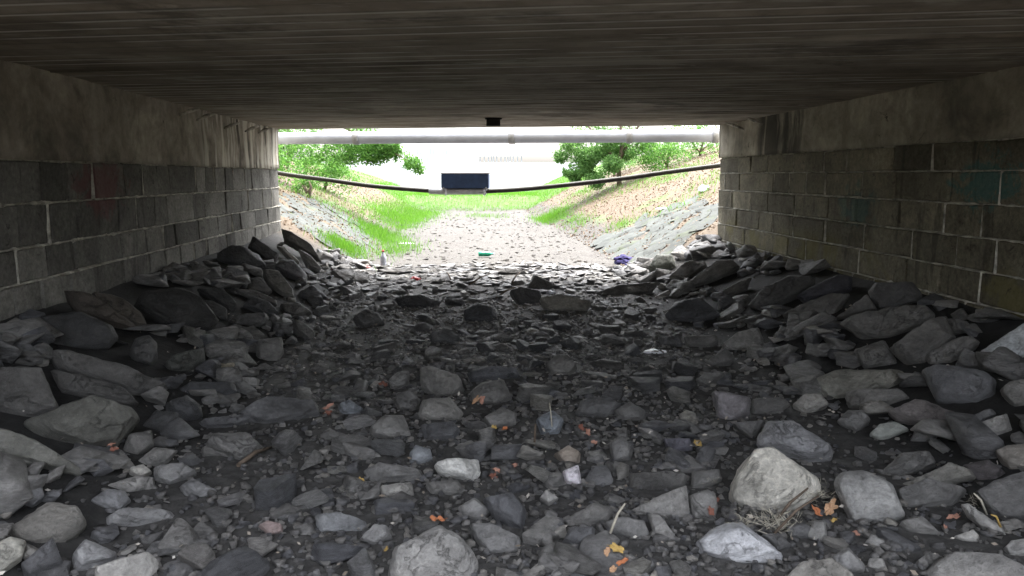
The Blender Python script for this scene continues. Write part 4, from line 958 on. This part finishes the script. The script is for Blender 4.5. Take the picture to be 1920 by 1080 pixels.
# dark blue box standing on the sleeve
A = on_end(829, 353, .85); B = on_end(917, 353, .85); T = on_end(829, 326, .85); wd = (B - A).length; ht = T.z - A.z
root = empty('utility_box', tuple((A + B) / 2)); tag(root, 'flat dark blue metal box mounted on the cable sleeve in the middle of the opening', 'box')
ang = math.atan2((B - A).y, (B - A).x); root.rotation_euler = (0, 0, ang)
bm = bmesh.new(); box_bm(bm, -wd / 2, wd / 2, -.07, .07, .0, ht); bmesh.ops.bevel(bm, geom=bm.edges, offset=.008, affect='EDGES', segments=2); link('box_body', bm_mesh('box_body', bm, M['blue']), None, root)
bm = bmesh.new(); box_bm(bm, -wd / 2 - .008, wd / 2 + .008, -.078, .078, ht + .001, ht + .014); link('rusty_lid', bm_mesh('rusty_lid', bm, M['rust']), None, root)
for sx in (-1, 1):
    bm = bmesh.new(); box_bm(bm, -.012, .012, -.085, .085, -.04, ht * .08); q = link('clip', bm_mesh('clip', bm, M['sleeve']), None, root); q.location.x = sx * (wd / 2 - .04) 

# ---------------------------------------------------------------- far shore, washed out by daylight
p0, p1 = EYE + ray(770, 311) * 40, EYE + ray(1010, 324) * 40
tag(tube('overhead_wire', [EYE + ray(640, 304) * 40, p0, EYE + ray(890, 316.5) * 40, p1, EYE + ray(1100, 326) * 40], .016, M['far_dark']), 'thin dark wire strung low between the trees beyond the creek', 'wire')
root = empty('sea_wall', (0, 130, -1.5)); tag(root, 'long pale wall with a railing across the water far away', 'wall')
bm = bmesh.new(); box_bm(bm, -60, 60, 0, 3, 0, 4.6 + 1.5 - .8); link('wall_body', bm_mesh('wall_body', bm, M['white_wall']), None, root)
zt = 4.6 - .8 + 1.5
for k in range(34):
    bm_ = None
    if k == 0:
        bm = bmesh.new(); box_bm(bm, -.10, .10, -.06, .06, 0, 1.0); pm = bm_mesh('post', bm, M['far_dark'])
    o = link('post', pm, None, root); o.location = (-8.5 + k * .56 + .15 * math.sin(k * 5), .3, zt + .003)
bm = bmesh.new(); box_bm(bm, -8.6, 11, .28, .32, zt + .96, zt + 1.0); link('rail', bm_mesh('rail', bm, M['white_wall']), None, root)
root = empty('far_building', (-6, 140, -1)); tag(root, 'far white building with a row of small dark windows above the railing', 'building')
bm = bmesh.new(); box_bm(bm, -14, 9, 0, 10, 0, 11); link('walls', bm_mesh('walls', bm, M['white_wall']), None, root)
bm = bmesh.new(); box_bm(bm, -14.4, 9.4, -.4, 10.4, 11.002, 11.5); link('roof', bm_mesh('roof', bm, M['white_wall']), None, root)
bm = bmesh.new(); box_bm(bm, -.22, .22, -.08, .05, -.55, .55); wm = bm_mesh('window', bm, M['window'])
for k in range(9):
    for zz, kk in ((6.9, 0), (9.2, 1)):
        o = link('window', wm, None, root); o.location = (-2.2 + k * .78 + (.2 if k % 3 == 0 else 0), -.03, zz)

# ---------------------------------------------------------------- leaves, litter, twigs
def leaf_mesh(seed, lobes=5):
    r2 = random.Random(seed); n = 20; bm = bmesh.new(); c = bm.verts.new((0, 0, .04)); ring = []; vs = []
    fold = r2.uniform(.1, .7); ph = r2.uniform(0, 6); el = r2.uniform(.45, .8)
    for i in range(n):
        a = 2 * math.pi * i / n; k = .30 + .14 * abs(math.cos((a - .3) * lobes / 2)) + r2.uniform(-.07, .07); k *= 1 + .35 * max(0, math.cos(a))
        x, y = math.cos(a) * k, math.sin(a) * k * el
        z = fold * abs(y) + .16 * math.sin(3 * x * 4 + ph) * k + r2.uniform(-.03, .07) - .25 * fold * x * x
        ring.append(bm.verts.new((x * .55, y * .55, z * .5 + r2.uniform(-.02, .03)))); vs.append(bm.verts.new((x, y, z)))
    for i in range(n):
        j = (i + 1) % n; bm.faces.new((c, ring[i], ring[j])); bm.faces.new((ring[i], vs[i], vs[j], ring[j]))
    return bm
def top_ray(x, y):
    bpy.context.view_layer.update(); dg = bpy.context.evaluated_depsgraph_get(); d = ray(x, y)
    hit, loc, nrm, *_ = S.ray_cast(dg, EYE + d * .5, d); return (loc, nrm) if hit else (ray_ground(x, y), Vector((0, 0, 1)))
def leaf(x, y, px, colr, label, seed, lob=5):
    p, n = top_ray(x, y); dep = (p - EYE).dot(FW); s = px / F * dep * .95
    bm = leaf_mesh(seed, lob); o = link('fallen_leaf', bm_mesh('fallen_leaf', bm, M['lf_' + colr]))
    r2 = random.Random(seed); n = (n * .6 + Vector((r2.uniform(-.4, .4), -.55 + r2.uniform(-.3, .3), .8))).normalized()
    q = n.to_track_quat('Z', 'Y').to_matrix().to_4x4() @ Matrix.Rotation(r2.uniform(0, 6), 4, 'Z')
    o.matrix_world = Matrix.Translation(p + n * s * .12) @ q @ Matrix.Scale(s, 4)
    st = tube('leaf_stem', [(.3, 0, .05), (.5, .03, .04), (.66, .1, .09)], .012, M['lf_' + colr], o, 5)
    tag(o, label, 'leaf', 'fallen autumn leaves')
LEAVES = [(818, 977, 36, 'orange', 'bright orange leaf on top of the largest bottom boulder'),
 (1556, 958, 46, 'tan', 'largest tan leaf beside the biggest pale boulder'), (1532, 964, 30, 'orange', 'orange leaf left of the largest tan one'), (1560, 978, 20, 'yellow', 'little yellow leaf under the largest tan one'),
 (1604, 1001, 18, 'salmon', 'small salmon leaf below the large two toned slab'), (1785, 972, 30, 'salmon', 'salmon leaf alone on the dark rough slab at lower right'), (1771, 988, 14, 'salmon', 'thin curled leaf under the lone salmon leaf at lower right'),
 (1158, 1032, 34, 'yellow', 'yellow orange leaf in front of the green stem'), (1139, 1034, 22, 'tan', 'tan sliver of leaf left of the yellow orange one'), (1165, 1056, 26, 'orange', 'orange leaf at the bottom edge under the yellow orange one'), (1150, 1068, 20, 'tan', 'bottom tan leaf scrap right of centre'),
 (892, 752, 22, 'tan', 'left of two tan leaves at the foot of the dark square edged rock'), (903, 749, 18, 'salmon', 'right of two tan leaves at the foot of the dark square edged rock'), (926, 803, 16, 'yellow', 'yellow leaf on the bluish flat stone'), (947, 804, 14, 'orange', 'orange leaf right of the yellow one on the bluish stone'),
 (614, 766, 26, 'salmon', 'salmon leaf beside the long low slab at mid left'), (616, 776, 20, 'rust', 'rust coloured leaf under the salmon one at mid left'), (206, 834, 20, 'salmon', 'salmon leaf below the layered slab on the left'), (214, 845, 22, 'rust', 'rust brown leaf beside the salmon one on the left'),
 (1308, 834, 24, 'yellow', 'yellowish leaf on the violet grey brick shaped stone'), (1102, 815, 22, 'salmon', 'salmon leaf right of the blue grey jagged rock'), (1088, 802, 18, 'rust', 'rust leaf between the jagged rock and the low humps'), (1112, 831, 14, 'salmon', 'pale scrap of leaf in the hollow at centre right'),
 (924, 895, 22, 'rust', 'rust leaf in the gap right of the white rock'), (932, 884, 18, 'salmon', 'pinkish leaf just right of the white rock'), (1332, 958, 20, 'rust', 'rust leaf squeezed left of the biggest pale boulder'), (1345, 940, 16, 'rust', 'dark red leaf above the squeezed rust leaf'), (718, 722, 22, 'rust', 'dim red leaf beside the small light upright stone'), (676, 900, 14, 'yellow', 'small lime yellow leaf on the gravel left of the long rounded stone'), (723, 1031, 14, 'yellow', 'lime yellow leaf left of the largest bottom boulder'),
 (964, 873, 18, 'salmon', 'pink leaf scrap on the pale gravel at the centre')]
for i, (x, y, px, c_, lab) in enumerate(LEAVES): leaf(x, y, px, c_, lab, 40 + i, 5 if i % 3 else 3)
def stick(pts, r, m, name, label, cat='stick'):
    W_ = []
    for i, (x, y, up) in enumerate(pts):
        p, n = top_ray(x, y); W_.append(p + Vector((0, 0, up)))
    b = W_[0].copy(); o = tube(name, [p - b for p in W_], [r * (1 - .5 * i / len(W_)) for i in range(len(W_))], m, None, 7); o.location = b; tag(o, label, cat); return o
def dstick(p_px, q_px, lift0, lift1, r, m, name, label, cat='stick', bend=.02):
    a, _ = top_ray(*p_px); dep = (a - EYE).dot(FW); b = EYE + ray(*q_px) * (dep + lift1); mid = (a + b) / 2 + Vector((0, 0, bend))
    o = tube(name, [Vector(), mid - a, b - a], [r, r * .9, r * .6], m, None, 7); o.location = a + Vector((0, 0, lift0)); tag(o, label, cat)
dstick((447, 876), (508, 842), .01, .28, .013, M['twig'], 'stick', 'broken stick half buried in front of the smooth grey boulder')
dstick((1144, 1000), (1172, 944), .0, .02, .006, M['straw'], 'grass_stem', 'single dry green stem standing against the hump shaped rock', 'stem')
dstick((1448, 985), (1515, 915), .0, .0, .007, M['twig'], 'root', 'dark root running up across the biggest pale boulder', 'root')
dstick((1452, 1000), (1535, 930), .0, .0, .006, M['twig'], 'root', 'second dark root below the first, right foot of the pale boulder', 'root')
dstick((1850, 965), (1826, 925), .0, .0, .006, M['straw'], 'twig', 'pale twig leaning on the thin slab near the right edge', 'twig')
dstick((1876, 988), (1858, 965), .0, .0, .005, M['lf_yellow'], 'twig', 'yellow green twig at the thin pale slab', 'twig')
dstick((1035, 800), (1030, 755), .0, .0, .004, M['straw'], 'twig', 'dry stem rising behind the blue grey jagged rock', 'twig')
dstick((1002, 835), (1004, 795), .0, .0, .007, M['twig'], 'twig', 'brown twig left of the blue grey jagged rock', 'twig')
for i, ((x0, y0), (x1, y1)) in enumerate([((880, 535), (920, 514)), ((845, 525), (838, 512)), ((960, 530), (975, 512)), ((930, 560), (965, 540))]):
    dstick((x0, y0), (x1, y1), .01, .3, .012, M['twig'], 'driftwood_stick', ['grey stick leaning among the shards left of centre at the mouth', 'short forked grey stick at the tunnel mouth', 'upright grey stick at the tunnel mouth centre', 'grey stick nearest us among the mouth shards'][i])
# dried weed tufts
def tuft(x, y, px, n, label, seed):
    p, _ = top_ray(x, y); s = px / F * (p - EYE).dot(FW); P = np.array(p) + rng.normal(0, s * .22, (n, 3)) * np.array((1, 1, .5))
    d = rng.normal(size=(n, 3)); d[:, 2] = np.abs(d[:, 2]) * .7; V, Q = quads_np(P - np.array(p), rng.uniform(.12, .42, n) * s, d, .055)
    o = link('dried_weed', mesh_np('dried_weed', V, Q, M['straw'])); o.location = p + Vector((0, 0, .01)); tag(o, label, 'weed', None, 'stuff')
tuft(1528, 930, 60, 200, 'tangle of dried grey weed on the right shoulder of the biggest pale boulder', 1)
tuft(1455, 990, 90, 240, 'mat of dried weed between the two pale boulders', 2)
tuft(1396, 984, 50, 90, 'wisp of dry straw on the foot of the biggest pale boulder', 3)
tuft(1335, 905, 34, 90, 'small dried weed on the dark stone left of the biggest pale boulder', 4)
tuft(1835, 945, 50, 80, 'dried weed stalks by the thin pale slab near the right edge', 5)
# pale litter chips everywhere, small white ones painted in as wet glints
P = []
for _ in range(950):
    x = rng.uniform(-2.4, 3.4); y = 2.5 + 8.5 * rng.random() ** 1.3
    if inview(x, y): P.append((x, y, H(x, y) + .035))
P = np.array(P); n = len(P); V, Q = quads_np(P, rng.uniform(.008, .036, n), np.column_stack([rng.normal(size=n), rng.normal(size=n), rng.normal(0, .3, n)]), .5)
tag(link('litter_chips', mesh_np('litter_chips', V, Q, M['chip'])), 'scattered pale chips of leaf, paper and shell on the dark bed', kind='stuff')

def bottle(x, y, L, r, m, capm, label, stand=False, yaw=0.0):
    p = ray_ground(x, y); root = empty('plastic_bottle', tuple(p)); tag(root, label, 'bottle')
    prof = [(0, .55), (.02, .95), (.3, 1), (.34, .9), (.38, 1), (.62, 1), (.74, .7), (.82, .36), (.9, .34)]
    root.rotation_euler = (0, 0 if stand else math.pi / 2, yaw)
    root.location.z += 0 if stand else r + .02
    tube('bottle_body', [(0, 0, q * L) for q, _ in prof], [k * r for _, k in prof], m, root, 14)
    tube('cap', [(0, 0, .901 * L), (0, 0, L)], r * .42, capm, root, 10)
bottle(897, 483, .30, .045, M['green_glass'], M['white_bag'], 'green plastic bottle lying on the pale shingle outside', yaw=.1)
bottle(719, 503, .30, .05, M['clear'], M['red'], 'clear plastic bottle with a red cap standing by the left bank outside', stand=True)
def crumple(x, y, s, m, name, label, cat, seed, flat=.6):
    p = ray_ground(x, y); r2 = random.Random(seed); bm = bmesh.new(); bmesh.ops.create_icosphere(bm, subdivisions=3, radius=.5)
    for v in bm.verts:
        k = 1 + .55 * noise.noise(v.co * 3 + Vector((seed, 0, 0))) + .3 * noise.noise(v.co * 8 + Vector((seed, 3, 0))); v.co *= k; v.co.z *= flat
    o = link(name, bm_mesh(name, bm, m)); o.location = p + Vector((0, 0, s * flat * .3)); o.scale = (s * 1.3, s, s); tag(o, label, cat); return o
crumple(1170, 494, .28, M['cloth'], 'cloth_bundle', 'crumpled dark blue cloth on the shingle at the right toe of the mouth', 'cloth', 1)
crumple(1186, 497, .18, M['cloth'], 'cloth_scrap', 'smaller dark rag trailing right of the blue cloth', 'cloth', 2, .3)
crumple(1080, 503, .12, M['pink'], 'wrapper', 'small red wrapper on the shingle left of the blue cloth', 'litter', 3, .4)
crumple(777, 527, .11, M['red'], 'drink_can', 'crushed red can among the shards at the mouth', 'can', 4, .7)
crumple(682, 502, .12, M['pink'], 'wrapper', 'pink wrapper at the foot of the left bank', 'litter', 5, .4)
crumple(1320, 359, .20, M['white_bag'], 'plastic_bag', 'white plastic bag high on the right bank', 'bag', 6, .8)
crumple(1247, 392, .26, M['white_bag'], 'paper_sheet', 'pale sheet of litter halfway up the right bank', 'litter', 7, .15)
crumple(762, 457, .22, M['white_bag'], 'paper_sheet', 'flat white paper on the shingle near the left grass', 'litter', 8, .12)
crumple(1034, 551, .10, M['white_bag'], 'paper_scrap', 'crumpled clear wrapper among the dark rocks inside the mouth', 'litter', 9, .6)
crumple(655, 489, .16, M['white_bag'], 'paper_scrap', 'white scrap by the left bank pitching', 'litter', 10, .2)
crumple(1228, 660, .14, M['white_bag'], 'paper_scrap', 'whitish torn wrapper in the dim right bed', 'litter', 11, .15)
